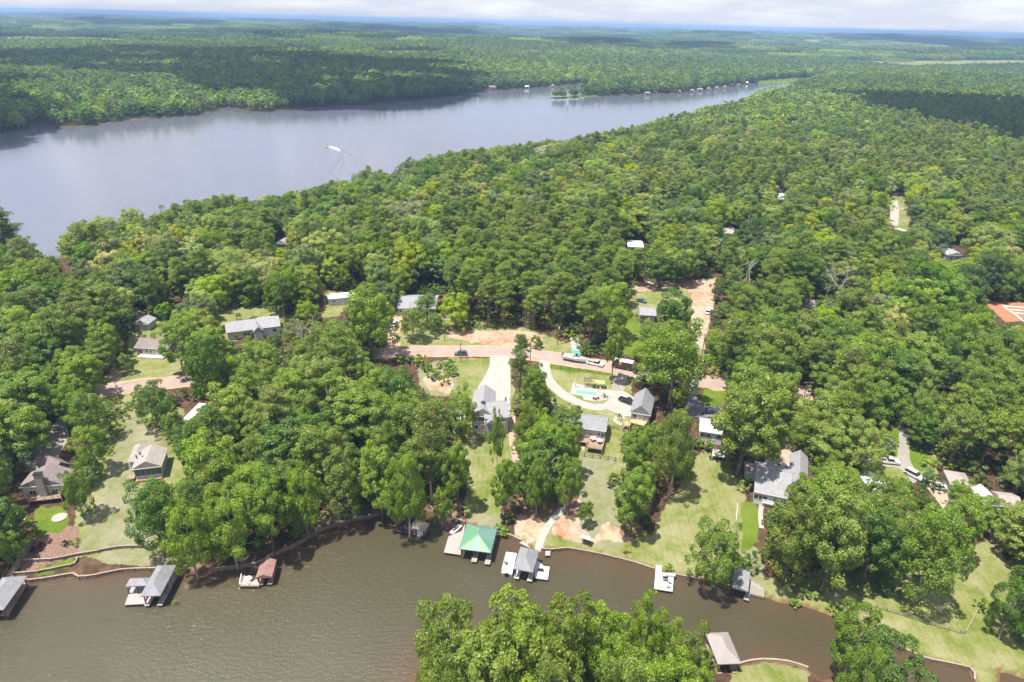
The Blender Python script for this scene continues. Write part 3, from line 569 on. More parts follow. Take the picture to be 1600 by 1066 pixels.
def scatter(name, pts, rz, sc, pick, coll, color=(1, 1, 1, 1)):
    me = bpy.data.meshes.new(name); pts = np.asarray(pts, np.float32); me.vertices.add(len(pts)); me.vertices.foreach_set('co', pts.ravel())
    for an, typ, data, key in (('turn', 'FLOAT', rz, 'value'), ('grow', 'FLOAT_VECTOR', sc, 'vector'), ('pick', 'INT', pick, 'value')):
        a = me.attributes.new(an, typ, 'POINT'); a.data.foreach_set(key, np.ascontiguousarray(data, dtype=np.int32 if typ == 'INT' else np.float32).ravel())
    o = link(name, me); o['kind'] = 'stuff'; o.color = color
    ng = bpy.data.node_groups.new(name, 'GeometryNodeTree'); ng.interface.new_socket('Geometry', in_out='INPUT', socket_type='NodeSocketGeometry'); ng.interface.new_socket('Geometry', in_out='OUTPUT', socket_type='NodeSocketGeometry')
    N = ng.nodes; L = ng.links; gi = N.new('NodeGroupInput'); go = N.new('NodeGroupOutput'); ip = N.new('GeometryNodeInstanceOnPoints')
    join = N.new('GeometryNodeJoinGeometry')
    for ob in coll.objects:
        inf = N.new('GeometryNodeObjectInfo'); inf.inputs['Object'].default_value = ob; inf.inputs['As Instance'].default_value = False
        g2 = N.new('GeometryNodeGeometryToInstance'); L.new(inf.outputs['Geometry'], g2.inputs[0]); L.new(g2.outputs[0], join.inputs[0])
    def named(a, t):
        q_ = N.new('GeometryNodeInputNamedAttribute'); q_.data_type = t; q_.inputs['Name'].default_value = a; return q_.outputs[0]
    cx_ = N.new('ShaderNodeCombineXYZ'); L.new(named('turn', 'FLOAT'), cx_.inputs[2])
    L.new(gi.outputs[0], ip.inputs['Points']); L.new(join.outputs[0], ip.inputs['Instance']); ip.inputs['Pick Instance'].default_value = True
    L.new(named('pick', 'INT'), ip.inputs['Instance Index']); L.new(cx_.outputs[0], ip.inputs['Rotation']); L.new(named('grow', 'FLOAT_VECTOR'), ip.inputs['Scale'])
    L.new(ip.outputs[0], go.inputs[0])
    md = o.modifiers.new('scatter', 'NODES'); md.node_group = ng
    return o
# ---- where wild trees stand
CL = [np.array(p, float) for p in CLEAR.values()]
def blocked(x, y, z, H, r):
    """True where the crown (or the foot) of a tree would stand before ground the photograph shows open"""
    out = np.zeros(len(x), bool); dist = np.hypot(x, y); sx, sy = y / dist, -x / dist
    for ox, oz in ((0, 1.03), (0, .75), (-1.05, .62), (1.05, .62), (-.7, .9), (.7, .9), (0, .45), (-.95, .4), (.95, .4), (-.7, .22), (.7, .22), (0, 0)):
        p = np.stack((x + sx * ox * r, y + sy * ox * r, z + oz * H), -1); q_, _ = project(p)
        for poly in CL: out |= inside(q_, poly)
    # small openings fall between those points: test them against the crown's outline too
    c_, dep = project(np.stack((x, y, z + .62 * H), -1)); s_ = FPX / np.maximum(dep, 1); rx_, ry_ = r * s_ * .95, H * .42 * s_
    for poly in CL:
        nx_ = np.roll(poly, -1, 0); tp_ = np.concatenate((poly, (poly + nx_) / 2, poly.mean(0)[None])); cen = poly.mean(0)
        tp_ = cen + (tp_ - cen) * .9 if len(poly) < 14 else poly
        lo, hi = tp_.min(0), tp_.max(0); sel = np.nonzero(~out & (c_[:, 0] > lo[0] - rx_) & (c_[:, 0] < hi[0] + rx_) & (c_[:, 1] > lo[1] - ry_) & (c_[:, 1] < hi[1] + ry_))[0]
        if not len(sel): continue
        e = ((c_[sel, None, 0] - tp_[None, :, 0]) / rx_[sel, None]) ** 2 + ((c_[sel, None, 1] - tp_[None, :, 1]) / ry_[sel, None]) ** 2
        out[sel] |= (e < (1.0 if len(poly) < 14 else .8)).any(1)
    return out
def jgrid(y0, y1, s, ext=.86):
    ys = np.arange(y0, y1, s); X, Y = [], []
    for i, yy in enumerate(ys):
        w = yy * ext + 45; xs = np.arange(-w, w, s) + (i % 2) * s * .5
        X.append(xs); Y.append(np.full(len(xs), yy))
    X, Y = np.concatenate(X), np.concatenate(Y)
    return X + rng.uniform(-.38, .38, len(X)) * s, Y + rng.uniform(-.38, .38, len(Y)) * s
PINES_AT = [([(690, 330), (960, 340), (975, 420), (960, 520), (830, 525), (700, 480)], .92), ([(1470, 560), (1610, 540), (1610, 740), (1500, 720)], .85), ([(60, 430), (200, 440), (210, 540), (40, 560)], .3), ([(1120, 420), (1260, 400), (1230, 520), (1110, 540)], .6),
    ([(1000, 250), (1400, 240), (1380, 300), (1000, 320)], .45), ([(1350, 150), (1610, 160), (1610, 290), (1400, 290)], .75), ([(620, 560), (720, 620), (700, 720), (640, 700)], .3)]
def place(y0, y1, s, dmin):
    x, y = jgrid(y0, y1, s); d = water_dist(x, y); k = d > dmin; x, y, d = x[k], y[k], d[k]
    z = height(x, y, d); q_, dep = project(np.stack((x, y, z + 9), -1))
    k = (q_[:, 0] > -70) & (q_[:, 0] < 1670) & (q_[:, 1] < 1160) & (dep > 5); x, y, z, q_, d = x[k], y[k], z[k], q_[k], d[k]
    N = len(x); pp = np.full(N, .12) + .12 * np.sin(x * .013 + 1) * np.sin(y * .011)
    for poly, pr in PINES_AT: pp[inside(q_, poly)] = pr
    pine = rng.random(N) < pp
    H = np.where(pine, rng.uniform(16.5, 23, N), rng.uniform(10.5, 19.5, N) * np.where(rng.random(N) < .14, 1.18, 1)); r = np.where(pine, H * .2, H * .37)
    bad = blocked(x, y, z, H, r)
    H2 = np.where(bad, H * .55, H); r2 = np.where(bad, r * .55, r); pine = pine & ~bad
    b2 = np.zeros(N, bool); bi = np.nonzero(bad)[0]; b2[bi] = blocked(x[bi], y[bi], z[bi], H2[bi], r2[bi])
    bi = np.nonzero(b2)[0]; H2[bi] = H[bi] * .27; b2[bi] = blocked(x[bi], y[bi], z[bi], H2[bi], H2[bi] * .34)
    k = ~b2
    return x[k], y[k], z[k], H2[k], pine[k]
tx, ty, tz, tH, tp = place(62, 760, 7.7, 1.6)
# ---- trees the photograph shows standing free: (foot x, foot y, top y, crown width) in photo pixels, kind, tint, label
TINTS = dict(bright=(1.12, 1.10, .95, 1), mid=(.92, .95, .95, 1), dark=(.58, .70, .80, 1), olive=(.98, .86, 1.15, 1), pale=(1.30, 1.12, 2.1, 1))
TWORD = dict(bright='bright green', mid='mid green', dark='dark green', olive='olive green', pale='pale grey-green')
FREE = [
    (20, 428, 322, 62, 'p', 'dark', 'dark pine standing against the lake at the left edge of the wood'),
    (198, 584, 552, 26, 'b', 'mid', 'small round tree on the lawn below the little brown-roofed house'),
    (246, 668, 592, 72, 'b', 'dark', 'dark rounded tree between the road and the tan-roofed house with the screened porch'),
    (288, 586, 492, 68, 'b', 'bright', 'tall full tree right of the little brown-roofed house'),
    (338, 650, 520, 62, 'b', 'dark', 'tall dark tree rising above the road bend, left of the big wood'),
    (148, 690, 606, 74, 'b', 'mid', 'full tree above the stone-chimney house, left of the dry tan lot'),
    (118, 672, 600, 50, 'b', 'mid', 'slim tree right of the concrete driveway to the stone-chimney house'),
    (152, 738, 660, 56, 'b', 'bright', 'leafy tree right beside the roof of the stone-chimney house'),
    (132, 812, 728, 48, 'b', 'mid', 'broad tree at the front corner of the stone-chimney house'),
    (4, 800, 705, 56, 'b', 'mid', 'broad tree left of the wooden deck with the stone chimney'),
    (20, 858, 778, 70, 'b', 'dark', 'dark tree over the stairs that lead down to the far left boathouse'),
    (258, 872, 752, 88, 'b', 'dark', 'dark shoreline tree left of the big wood, above the stony bank'),
    (310, 905, 780, 90, 'b', 'bright', 'bright tree leaning over the water behind the L-shaped grey boathouse'),
    (812, 622, 524, 36, 'p', 'dark', 'slim dark evergreen at the road beside the white driveway'),
    (832, 655, 570, 52, 'b', 'mid', 'first leafy tree below the slim evergreen between the two driveways'),
    (826, 716, 622, 56, 'b', 'olive', 'full tree right of the narrow side path, left of the deck house'),
    (884, 692, 634, 48, 'b', 'mid', 'thin tree in front of the left wing of the deck house'),
    (886, 745, 655, 46, 'b', 'bright', 'leafy tree at the corner of the brown deck'),
    (838, 806, 712, 58, 'b', 'mid', 'full tree on the red clay bank left of the curved shore walk'),
    (789, 812, 718, 46, 'b', 'mid', 'tree at the lawn edge above the green-roofed boathouse'),
    (888, 804, 714, 46, 'b', 'bright', 'tree at the top of the curved white shore walk'),
    (776, 735, 636, 25, 'b', 'bright', 'sparse slim tree in front of the grey-roofed white house'),
    (913, 824, 786, 26, 'b', 'mid', 'small tree right of the curved shore walk near the swing'),
    (985, 838, 738, 70, 'b', 'mid', 'dark-trunked tree on the red clay patch above the shore lawn'),
    (992, 758, 664, 60, 'b', 'bright', 'bright tree below the garage house, left tree of a pair'),
    (1045, 775, 632, 84, 'b', 'olive', 'large full tree behind the mown lawn, below the garage house'),
    (1044, 640, 500, 104, 'b', 'mid', 'very large full tree by the road, right behind the garage house'),
    (1020, 610, 530, 70, 'b', 'bright', 'leafy tree by the road left of the very large tree'),
    (1048, 528, 455, 66, 'b', 'dark', 'dark round tree beside the little grey cottage in the clearing'),
    (955, 600, 502, 40, 'b', 'pale', 'slender grey-green tree at the road right of the white pickup'),
    (1152, 745, 590, 124, 'b', 'olive', 'huge pale-trunked tree in front of the white-roofed house'),
    (1212, 668, 575, 58, 'b', 'pale', 'greyish tree at the road above the tan gravel yard'),
    (1110, 920, 815, 98, 'b', 'mid', 'round shoreline tree left of the flat grey boathouse'),
    (1222, 915, 762, 96, 'b', 'olive', 'large olive tree right of the concrete boat pad'),
    (1282, 925, 760, 104, 'b', 'pale', 'large pale tree on the bank right of the concrete boat pad'),
    (1250, 800, 738, 52, 'b', 'olive', 'tree leaning over the front of the L-shaped grey-roofed house'),
    (1345, 915, 790, 84, 'b', 'dark', 'dark tree in the middle of the row above the right-hand field'),
    (1425, 948, 790, 104, 'b', 'mid', 'broad tree on the right-hand field with its shadow on the grass'),
    (1480, 880, 775, 76, 'b', 'bright', 'bright tree at the upper corner of the right-hand field'),
    (1316, 1060, 942, 84, 'b', 'mid', 'tree on the near bank between the cove and the mud pond'),
    (1362, 1120, 992, 116, 'b', 'dark', 'round dark tree at the bottom edge beside the mud pond'),
    (1320, 1150, 1000, 92, 'b', 'mid', 'bottom edge tree left of the round dark tree by the pond'),
    (1340, 745, 655, 84, 'b', 'pale', 'silvery tree left of the short concrete driveway with the white pickup'),
    (646, 532, 482, 46, 'b', 'olive', 'rounded yard tree in front of the pale grey house above the road'),
    (668, 510, 462, 44, 'p', 'dark', 'dark conifer standing before the pale grey house roof'),
    (1095, 0, 0, 0, None, None, None),
    (680, 520, 489, 28, 'b', 'mid', 'small tree left of the power pole on the grass bank'),
    (1030, 450, 394, 54, 'b', 'dark', 'dark tree at the back of the clearing, left of two'),
    (1066, 448, 392, 42, 'b', 'mid', 'slimmer tree at the back of the clearing, right of two'),
    (582, 562, 448, 88, 'b', 'bright', 'big bright tree left of the dirt driveway to the pale grey house'),
    (388, 480, 462, 22, 'b', 'bright', 'small round bright tree on the lawn behind the long ranch house'),
    (950, 530, 440, 70, 'b', 'bright', 'bright tree at the edge of the pines above the boat trailer'),
    (1560, 1000, 905, 60, 'b', 'dark', 'dark bushy tree on the bank at the right edge'),
    (1594, 985, 880, 66, 'b', 'mid', 'mid green tree cut by the right edge above the pond'),
    (705, 1130, 918, 130, 'b', 'olive', 'leftmost olive tree of the near bank grove'),
    (795, 1150, 920, 136, 'b', 'pale', 'pale tree second from the left in the near bank grove'),
    (872, 1140, 930, 112, 'b', 'olive', 'olive tree in the middle of the near bank grove'),
    (935, 1130, 950, 104, 'b', 'bright', 'bright narrow tree right of the middle of the near bank grove'),
    (995, 1100, 932, 76, 'b', 'bright', 'tallest spire-like tree of the near bank grove'),
    (1048, 1120, 968, 84, 'b', 'olive', 'right-hand tree of the near bank grove beside the tan boathouse'),
    (1078, 1140, 1028, 70, 'b', 'olive', 'low tree right below the tan boathouse roof'),
    (760, 1190, 1000, 130, 'b', 'pale', 'front tree of the near bank grove at the bottom edge'),
    (860, 1200, 1010, 130, 'b', 'olive', 'second front tree of the near bank grove at the bottom edge'),
    (960, 1200, 1012, 130, 'b', 'pale', 'third front tree of the near bank grove at the bottom edge'),
    (1040, 1190, 1024, 110, 'b', 'bright', 'fourth front tree of the near bank grove at the bottom edge'),
    (690, 1210, 1030, 110, 'b', 'olive', 'lowest left tree of the near bank grove'),
    (868, 153, 141, 14, 'b', 'bright', 'left round tree on the grassy spit in the lake'),
    (879, 153, 142, 12, 'b', 'bright', 'right round tree of the pair on the grassy spit'),
    (897, 152, 139, 14, 'b', 'dark', 'dark tree on the spit beside the pair of round trees'),
    (372, 889, 765, 88, 'b', 'bright', 'bright shoreline tree above the rust-roofed dock hut'),
    (428, 868, 742, 86, 'b', 'mid', 'shoreline tree of the big wood just right of the rust-roofed dock hut'),
    (482, 838, 722, 82, 'b', 'bright', 'leafy tree on the curving bank in the middle of the big wood edge'),
    (540, 816, 705, 82, 'b', 'olive', 'olive tree on the curving bank left of the shingled boathouse'),
    (598, 812, 690, 80, 'b', 'bright', 'bright tree on the bank close left of the shingled boathouse'),
    (1534, 835, 778, 58, 'b', 'bright', 'leafy tree in front of the white metal barn roof at the right'),
    (1392, 812, 748, 58, 'b', 'bright', 'bright tree covering the hidden white house beside the white pickup'),
    (1362, 800, 742, 46, 'b', 'mid', 'tree at the left corner of the hidden white house'),
    (1492, 800, 752, 44, 'b', 'bright', 'bright tree before the tan roof above the gravel turnaround'),
    (1572, 842, 788, 56, 'b', 'pale', 'pale thin tree before the long tan roof at the right edge'),
    (640, 838, 700, 84, 'b', 'bright', 'bright tree hanging over the shingled boathouse deck'),
    (692, 826, 760, 36, 'b', 'bright', 'small bright tree between the shingled and the green-roofed boathouse'),
    (676, 790, 630, 60, 'p', 'olive', 'tall leaning pine at the edge of the big wood by the lawn'),
    (716, 800, 690, 52, 'b', 'bright', 'sunlit tree at the right edge of the big wood above the green roof'),
    (722, 690, 605, 54, 'b', 'bright', 'tree by the white shed left of the grey-roofed white house'),
]
INDIV = []      # x, y, z, H, width, kind, tint, label
for fx, fy, topy, wpx, kind, tint, lab in FREE:
    if kind is None: continue
    p = P(fx, fy) if fy < 1070 else at_z(fx, fy, 1.2)
    if fy >= 1070: p.z = max(hgt(p.x, p.y), .3)
    lo_, hi_ = 2.0, 34.0
    for _ in range(30):
        md_ = (lo_ + hi_) / 2
        if project([(p.x, p.y, p.z + md_)])[0][0][1] > topy: lo_ = md_
        else: hi_ = md_
    H = min(lo_, 30); dep = project([(p.x, p.y, p.z + H * .6)])[1][0]
    INDIV.append([p.x, p.y, p.z, H, wpx * .9 * dep / FPX, kind, tint, lab])
DEAD = [(484, 566, 19, 10), (1590, 400, 19, 12), (1166, 470, 19, 12), (1152, 478, 15, 9), (1307, 475, 18, 11), (180, 500, 15, 11), (1195, 320, 18, 10), (640, 500, 9, 8)]
fx_ = np.array([(i[0], i[1], i[4] * .5) for i in INDIV] + [(*P(a, b_)[:2], w_ * .5) for a, b_, h_, w_ in DEAD])
# wild trees keep off the free ones; the nearest 300 of each kind become things, the rest is forest
dd = np.sqrt((tx[:, None] - fx_[None, :, 0]) ** 2 + (ty[:, None] - fx_[None, :, 1]) ** 2)
keep = (dd > np.maximum(fx_[None, :, 2] * .95, 2.5)).all(1); tx, ty, tz, tH, tp = tx[keep], ty[keep], tz[keep], tH[keep], tp[keep]
LAND = [('the stone-chimney house', 68, 740), ('the tan-roofed porch house', 230, 718), ('the little brown-roofed house', 236, 540), ('the long ranch house', 395, 510), ('the white mobile home', 532, 465), ('the pale grey house', 650, 475),
    ('the grey-roofed white house', 765, 640), ('the shingled boathouse', 655, 820), ('the green-roofed boathouse', 747, 838), ('the deck house', 928, 665), ('the swimming pool', 917, 617), ('the garage house', 1008, 632),
    ('the white-roofed house', 1110, 668), ('the L-shaped grey-roofed house', 1215, 750), ('the flat grey boathouse', 1158, 908), ('the concrete right-hand driveway', 1412, 690), ('the little grey cottage', 1008, 488), ('the clay clearing', 1095, 470),
    ('the orange building lot', 1570, 486), ('the bare lane clearing', 1408, 330), ('the rust-roofed dock hut', 412, 892), ('the L-shaped grey boathouse', 245, 908), ('the parked blue car', 720, 551), ('the brown delivery truck', 975, 566),
    ('the right-hand field', 1440, 960), ('the tan boathouse', 1130, 1015), ('the far gravel turnaround', 1490, 786), ('the boat trailer', 900, 560), ('the road bend at the left', 200, 604), ('the lake shore at the left', 90, 400)]
LW = np.array([P(a, b_)[:2] for _, a, b_ in LAND])
def size_word(H, kind):
    return ('towering' if H > 21 else 'tall' if H > 18.5 else 'medium' if H > 15 else 'low') if kind == 'p' else ('tall' if H > 17 else 'medium-sized' if H > 14 else 'low' if H > 8 else 'young')
tint_r = rng.choice(['bright', 'mid', 'dark', 'olive', 'pale'], len(tx), p=[.24, .26, .16, .20, .14])
tint_p = rng.choice(['bright', 'mid', 'dark', 'olive'], len(tx), p=[.2, .42, .18, .2])
qz, dz = project(np.stack((tx, ty, tz + tH * .7), -1))
infr = (qz[:, 0] > -8) & (qz[:, 0] < 1608) & (qz[:, 1] < 1070)
order = np.argsort(dz)
nb = sum(1 for i in INDIV if i[5] == 'b'); npn = sum(1 for i in INDIV if i[5] == 'p'); taken = np.zeros(len(tx), bool)
seen_ = {}
TREE_CELL = {}
for j in order:
    if not infr[j] or tH[j] < 6: continue
    k = 'p' if tp[j] else 'b'
    if k == 'b':
        if nb >= 300: continue
        nb += 1
    else:
        if npn >= 290: continue
        npn += 1
    taken[j] = True
    INDIV.append([tx[j], ty[j], tz[j], tH[j], 0, k, tint_p[j] if k == 'p' else tint_r[j], None])
def tree_label(x, y, H, kind, tint, width):
    v = LW - np.array((x, y)); dist = np.hypot(v[:, 0], v[:, 1]); o_ = np.argsort(dist)
    def rel(i):
        dx, dy = x - LW[i, 0], y - LW[i, 1]
        s = 'behind' if dy > abs(dx) else 'in front of' if -dy > abs(dx) else 'right of' if dx > 0 else 'left of'
        far = '' if dist[i] > 22 else 'just ' if dist[i] > 12 else 'close '
        return f'{far}{s} {LAND[i][0]}'
    sp_ = 'pine' if kind == 'p' else 'leafy tree'
    full = 'wide ' if width > H * .72 else 'slim ' if width < H * .56 and kind == 'b' else ''
    base = f'{size_word(H, kind)} {full}{TWORD[tint]} {sp_} {rel(o_[0])}'
    r0 = rel(o_[0]); bare = r0.replace('just ', '').replace('close ', '')
    forms = [f'{base}, toward {LAND[i][0]}' for i in o_[1:4]] + [f'{size_word(H, kind)} {TWORD[tint]} {sp_} {r0}, toward {LAND[i][0]}' for i in o_[1:5]] + [f'{full}{TWORD[tint]} {sp_} {bare}, toward {LAND[i][0]}' for i in o_[1:7]] + [base] + [f'{TWORD[tint]} {sp_} between {LAND[o_[0]][0]} and {LAND[i][0]}' for i in o_[1:7]]
    for lab in forms:
        if 4 <= len(lab.split()) <= 16 and lab not in seen_: return lab
    return f'{TWORD[tint]} {sp_} {bare}'
def mesh_width(me):
    v = np.empty(len(me.vertices) * 3, np.float32); me.vertices.foreach_get('co', v); v = v.reshape(-1, 3); return 2 * float(np.percentile(np.hypot(v[:, 0], v[:, 1]), 95))
BW, PW = [mesh_width(c) for c, _ in BROAD], [mesh_width(c) for c, _ in PINE]
labs = []
for it in INDIV:
    x, y, z, H, w, k, tint, lab = it
    pick = rng.integers(0, 7 if k == 'b' else 5)
    if not w: w = H * (.66 + .18 * rng.random()) if k == 'b' else H * (.37 + .09 * rng.random())
    free_lab = lab is not None
    if not lab: lab = tree_label(x, y, H, k, tint, w)
    seen_[lab] = seen_.get(lab, 0) + 1
    labs.append((x, y, z, H, w, k, tint, lab, pick, free_lab))
for x, y, z, H, w, k, tint, lab, pick, free_lab in labs:
    cr_, tk_ = (BROAD if k == 'b' else PINE)[pick]
    h0 = 16.0 if k == 'b' else 21.0; w0 = (BW if k == 'b' else PW)[pick]
    grp = ('yard and shoreline trees' if free_lab else 'leafy trees of the near woods') if k == 'b' else 'pines of the near woods'
    root = thing('broadleaf_tree' if k == 'b' else 'pine_tree', lab, 'tree', (x, y, z), rng.uniform(0, 6.28), grp)
    ax_ = rng.uniform(-.13, .13); root.scale = (w / w0 * (1 + ax_), w / w0 * (1 - ax_), H / h0)
    c_ = link('crown', cr_, root); c_.color = TINTS[tint]; link('trunk', tk_, root)
# ---- the forest: everything further off or beyond the first 300
fb = [joined('forest_tree', *BROAD[i], LFF) for i in range(7)]; fp = [joined('forest_tree', *PINE[i], LPF) for i in range(5)]
CB, CP = proto_collection('broad_protos', fb), proto_collection('pine_protos', fp)
def scat(name, x, y, z, H, h0, coll, spread=.16, color=(1, 1, 1, 1)):
    n_ = len(x); s = H / h0; sxy = s * 1.1 * rng.uniform(1 - spread, 1 + spread, n_)
    return scatter(name, np.stack((x, y, z), -1), rng.uniform(0, 6.28, n_), np.stack((sxy * rng.uniform(.88, 1.12, n_), sxy * rng.uniform(.88, 1.12, n_), s), -1), rng.integers(0, len(coll.objects), n_), coll, color)
rest = ~taken & (dz > 0)
tone = np.sin(tx * .031 + 2 * np.sin(ty * .021)) + rng.normal(size=len(tx)) * .9
for sel_, col_ in ((tone > 1.1, (1.25, 1.06, 1.8, 1)), ((tone <= 1.1) & (tone > -.9), (1, 1, 1, 1)), (tone <= -.9, (.62, .74, .8, 1))):
    a_ = rest & ~tp & sel_; scat('broadleaf_forest', tx[a_], ty[a_], tz[a_], tH[a_], 16.0, CB, .16, col_)
a_ = rest & tp; scat('pine_forest', tx[a_], ty[a_], tz[a_], tH[a_], 21.0, CP)
mx_, my_, mz_, mH_, mp_ = place(760, 2700, 9.3, 3.0)
q_, _ = project(np.stack((mx_, my_, mz_), -1)); ok = np.ones(len(mx_), bool)
for poly in FIELDS_FAR: ok &= ~inside(q_, poly)
mx_, my_, mz_, mH_, mp_ = mx_[ok], my_[ok], mz_[ok], mH_[ok], mp_[ok]
lowb = [tree_meshes('broad', s, 2) for s in range(5)]; lowp = [tree_meshes('pine', s, 2) for s in range(3)]
for me, _t in lowp: me.materials.clear(); me.materials.append(LPF)
CM = proto_collection('middle_protos', [a for a, _ in lowb]); CMP = proto_collection('middle_pine_protos', [a for a, _ in lowp])
mH_ = np.minimum(mH_ * 1.02, 21)
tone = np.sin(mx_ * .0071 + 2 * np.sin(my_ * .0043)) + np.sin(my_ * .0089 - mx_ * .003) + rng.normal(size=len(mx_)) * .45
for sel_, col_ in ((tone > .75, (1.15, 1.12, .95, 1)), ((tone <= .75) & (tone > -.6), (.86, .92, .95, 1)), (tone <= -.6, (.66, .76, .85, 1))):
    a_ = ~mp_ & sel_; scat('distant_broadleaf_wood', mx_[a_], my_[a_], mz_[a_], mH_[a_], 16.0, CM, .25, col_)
scat('distant_pine_wood', mx_[mp_], my_[mp_], mz_[mp_], mH_[mp_], 21.0, CMP, .25)
# patches of canopy beyond
def patch(seed, S=150.0):
    rg = np.random.default_rng(seed); V_, F_, T_ = [], [], []; k = 0; n_ = 0
    for i in range(15):
        for j in range(15):
            px_, py_ = (i + rg.random()) / 15 * S - S / 2, (j + rg.random()) / 15 * S - S / 2; H = rg.uniform(10, 19); rr = rg.uniform(4.5, 7.5); m_ = 16
            d_ = unit(rg.normal(size=(m_, 3)) + np.array((0, 0, .5))); pos = d_ * np.array((rr, rr, rr * .8)) + np.array((px_, py_, H - rr * .8))
            v, f = leaf_quads(pos, unit(d_ + rg.normal(size=d_.shape) * .3), rg.uniform(3.5, 6, m_), rg, .9)
            V_.append(v); F_.append(f + k); k += len(v); T_.append(np.clip(rg.random() * .6 + .4 * rg.random(m_), 0, 1))
    return np_mesh('canopy', np.concatenate(V_), np.concatenate(F_), LFAR, [('leaf', 'FACE', 'FLOAT', np.concatenate(T_))])
CF = proto_collection('canopy_protos', [patch(s) for s in range(5)])
x, y = jgrid(2740, 12500, 118, .88); d = water_dist(x, y); z = height(x, y, d); q_, _ = project(np.stack((x, y, z), -1)); ok = (d > 90) & (q_[:, 0] > -90) & (q_[:, 0] < 1690)
for poly in FIELDS_FAR: ok &= ~inside(q_, poly)
ok &= ~((np.sin(x * .0019 + 2) + np.sin(y * .0011 + x * .0007) > 1.72))
x, y, z = x[ok], y[ok], z[ok]; n_ = len(x); s = rng.uniform(.8, 1.15, n_)
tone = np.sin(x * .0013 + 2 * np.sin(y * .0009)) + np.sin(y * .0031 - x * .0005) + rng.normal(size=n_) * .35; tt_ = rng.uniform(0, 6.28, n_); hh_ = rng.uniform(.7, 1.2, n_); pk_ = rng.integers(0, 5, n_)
for sel_, col_ in ((tone > .7, (1.0, 1.0, .9, 1)), ((tone <= .7) & (tone > -.6), (.60, .70, .85, 1)), (tone <= -.6, (.34, .46, .72, 1))):  # bluer, darker stand tints: distance haze put into the leaf colour
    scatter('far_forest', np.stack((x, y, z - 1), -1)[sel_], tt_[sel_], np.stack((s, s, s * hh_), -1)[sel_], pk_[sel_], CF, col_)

# low growth on the wood floor and along the wooded banks
und = [shrub_me for shrub_me in (np_mesh('undergrowth', *broad_crown(70 + q, 3.2, 2.2, .0, 14, 700, .42)[:2], LFF) for q in range(3))]
CU = proto_collection('undergrowth_protos', und)
x, y = jgrid(95, 420, 3.8); d = water_dist(x, y); k_ = d > .8; x, y, d = x[k_], y[k_], d[k_]; z = height(x, y, d); Hs = rng.uniform(1.6, 4.2, len(x)); k_ = (rng.random(len(x)) < np.where(d < 14, .98, .85)) & ~blocked(x, y, z, Hs, Hs * .6)
n_ = int(k_.sum()); s = Hs[k_] / 3.2
scatter('undergrowth', np.stack((x[k_], y[k_], z[k_]), -1), rng.uniform(0, 6.28, n_), np.stack((s * 1.1, s * 1.1, s), -1), rng.integers(0, 3, n_), CU)
# ------------------------------------------------------------------ building materials
RF_GREY = mat('grey_shingles', (.27, .27, .285), .9, col2=(.19, .19, .203), scale=.9, bump=.4, bscale=14)
RF_LIGHT = mat('pale_shingles', (.31, .30, .315), .9, col2=(.225, .22, .23), scale=.9, bump=.4, bscale=14)
RF_TAN = mat('tan_shingles', (.36, .315, .285), .9, col2=(.27, .235, .21), scale=.9, bump=.4, bscale=14)
RF_BROWN = mat('brown_shingles', (.25, .20, .19), .9, col2=(.17, .135, .13), scale=.9, bump=.4, bscale=14)
RF_WHITE = mat('white_metal_roof', (.66, .66, .66), .45, var=.07, scale=.5, wave=(.9, 'X'))
RF_METAL = mat('dull_metal_roof', (.40, .42, .45), .5, col2=(.32, .34, .37), scale=.5, metal=.2, wave=(1.1, 'X'))
RF_RUST = mat('rusty_roof', (.33, .19, .16), .8, col2=(.19, .11, .10), scale=.7)
RF_SHAKE = mat('weathered_shakes', (.40, .34, .31), .95, col2=(.24, .20, .18), scale=1.5, bump=.7, bscale=7)
RF_PINK = mat('pinkish_metal_roof', (.31, .27, .265), .55, var=.07, scale=.4)
W_WHITE = mat('white_siding', (.60, .61, .63), .7, var=.05, wave=(3.2, 'Z'))
W_BEIGE = mat('beige_siding', (.52, .49, .38), .75, var=.07, wave=(3.2, 'Z'))
W_GREY = mat('grey_siding', (.42, .45, .45), .75, var=.07, wave=(3.2, 'Z'))
W_BLUE = mat('blue_grey_siding', (.40, .47, .56), .75, var=.07, wave=(3.2, 'Z'))
W_BRICK = mat('brick_red', (.36, .20, .14), .9, col2=(.25, .13, .09), scale=3)
W_STONE = mat('field_stone', (.36, .33, .29), .95, col2=(.20, .185, .165), scale=1.8, bump=.7, bscale=2.5)
TRIM = mat('white_trim', (.78, .78, .78), .6, var=.03)
GLASS = mat('window_glass', (.035, .045, .055), .12, var=.3, scale=.4, spec=.7)
D_WOOD = mat('deck_boards', (.36, .25, .18), .85, col2=(.27, .18, .135), scale=1.5, wave=(2.2, 'X'))
D_PINK = mat('faded_red_deck', (.50, .36, .345), .85, col2=(.42, .30, .29), scale=1.2, wave=(2.2, 'X'))
D_GREY = mat('weathered_deck', (.40, .36, .37), .85, col2=(.30, .26, .265), scale=1.2, wave=(2.0, 'Y'))
D_DARK = mat('wet_dark_deck', (.10, .075, .07), .9, col2=(.045, .035, .035), scale=1.1, wave=(2.2, 'X'))
D_WHITE = mat('white_deck', (.66, .66, .67), .7, var=.06, wave=(2.2, 'X'))
PINEWOOD = mat('new_lumber', (.58, .44, .26), .8, col2=(.47, .34, .2), scale=2)
POSTM = mat('dark_post', (.13, .11, .10), .9); BLACK = mat('black_paint', (.02, .02, .022), .5); RED = mat('red_cloth', (.5, .05, .05), .8)
DOORM = mat('door_paint', (.55, .56, .58), .6, var=.05); CHAIRM = mat('patio_resin', (.75, .74, .72), .6); CUSH = mat('pink_cushion', (.55, .36, .36), .9); UMB = mat('canvas', (.66, .64, .6), .9)
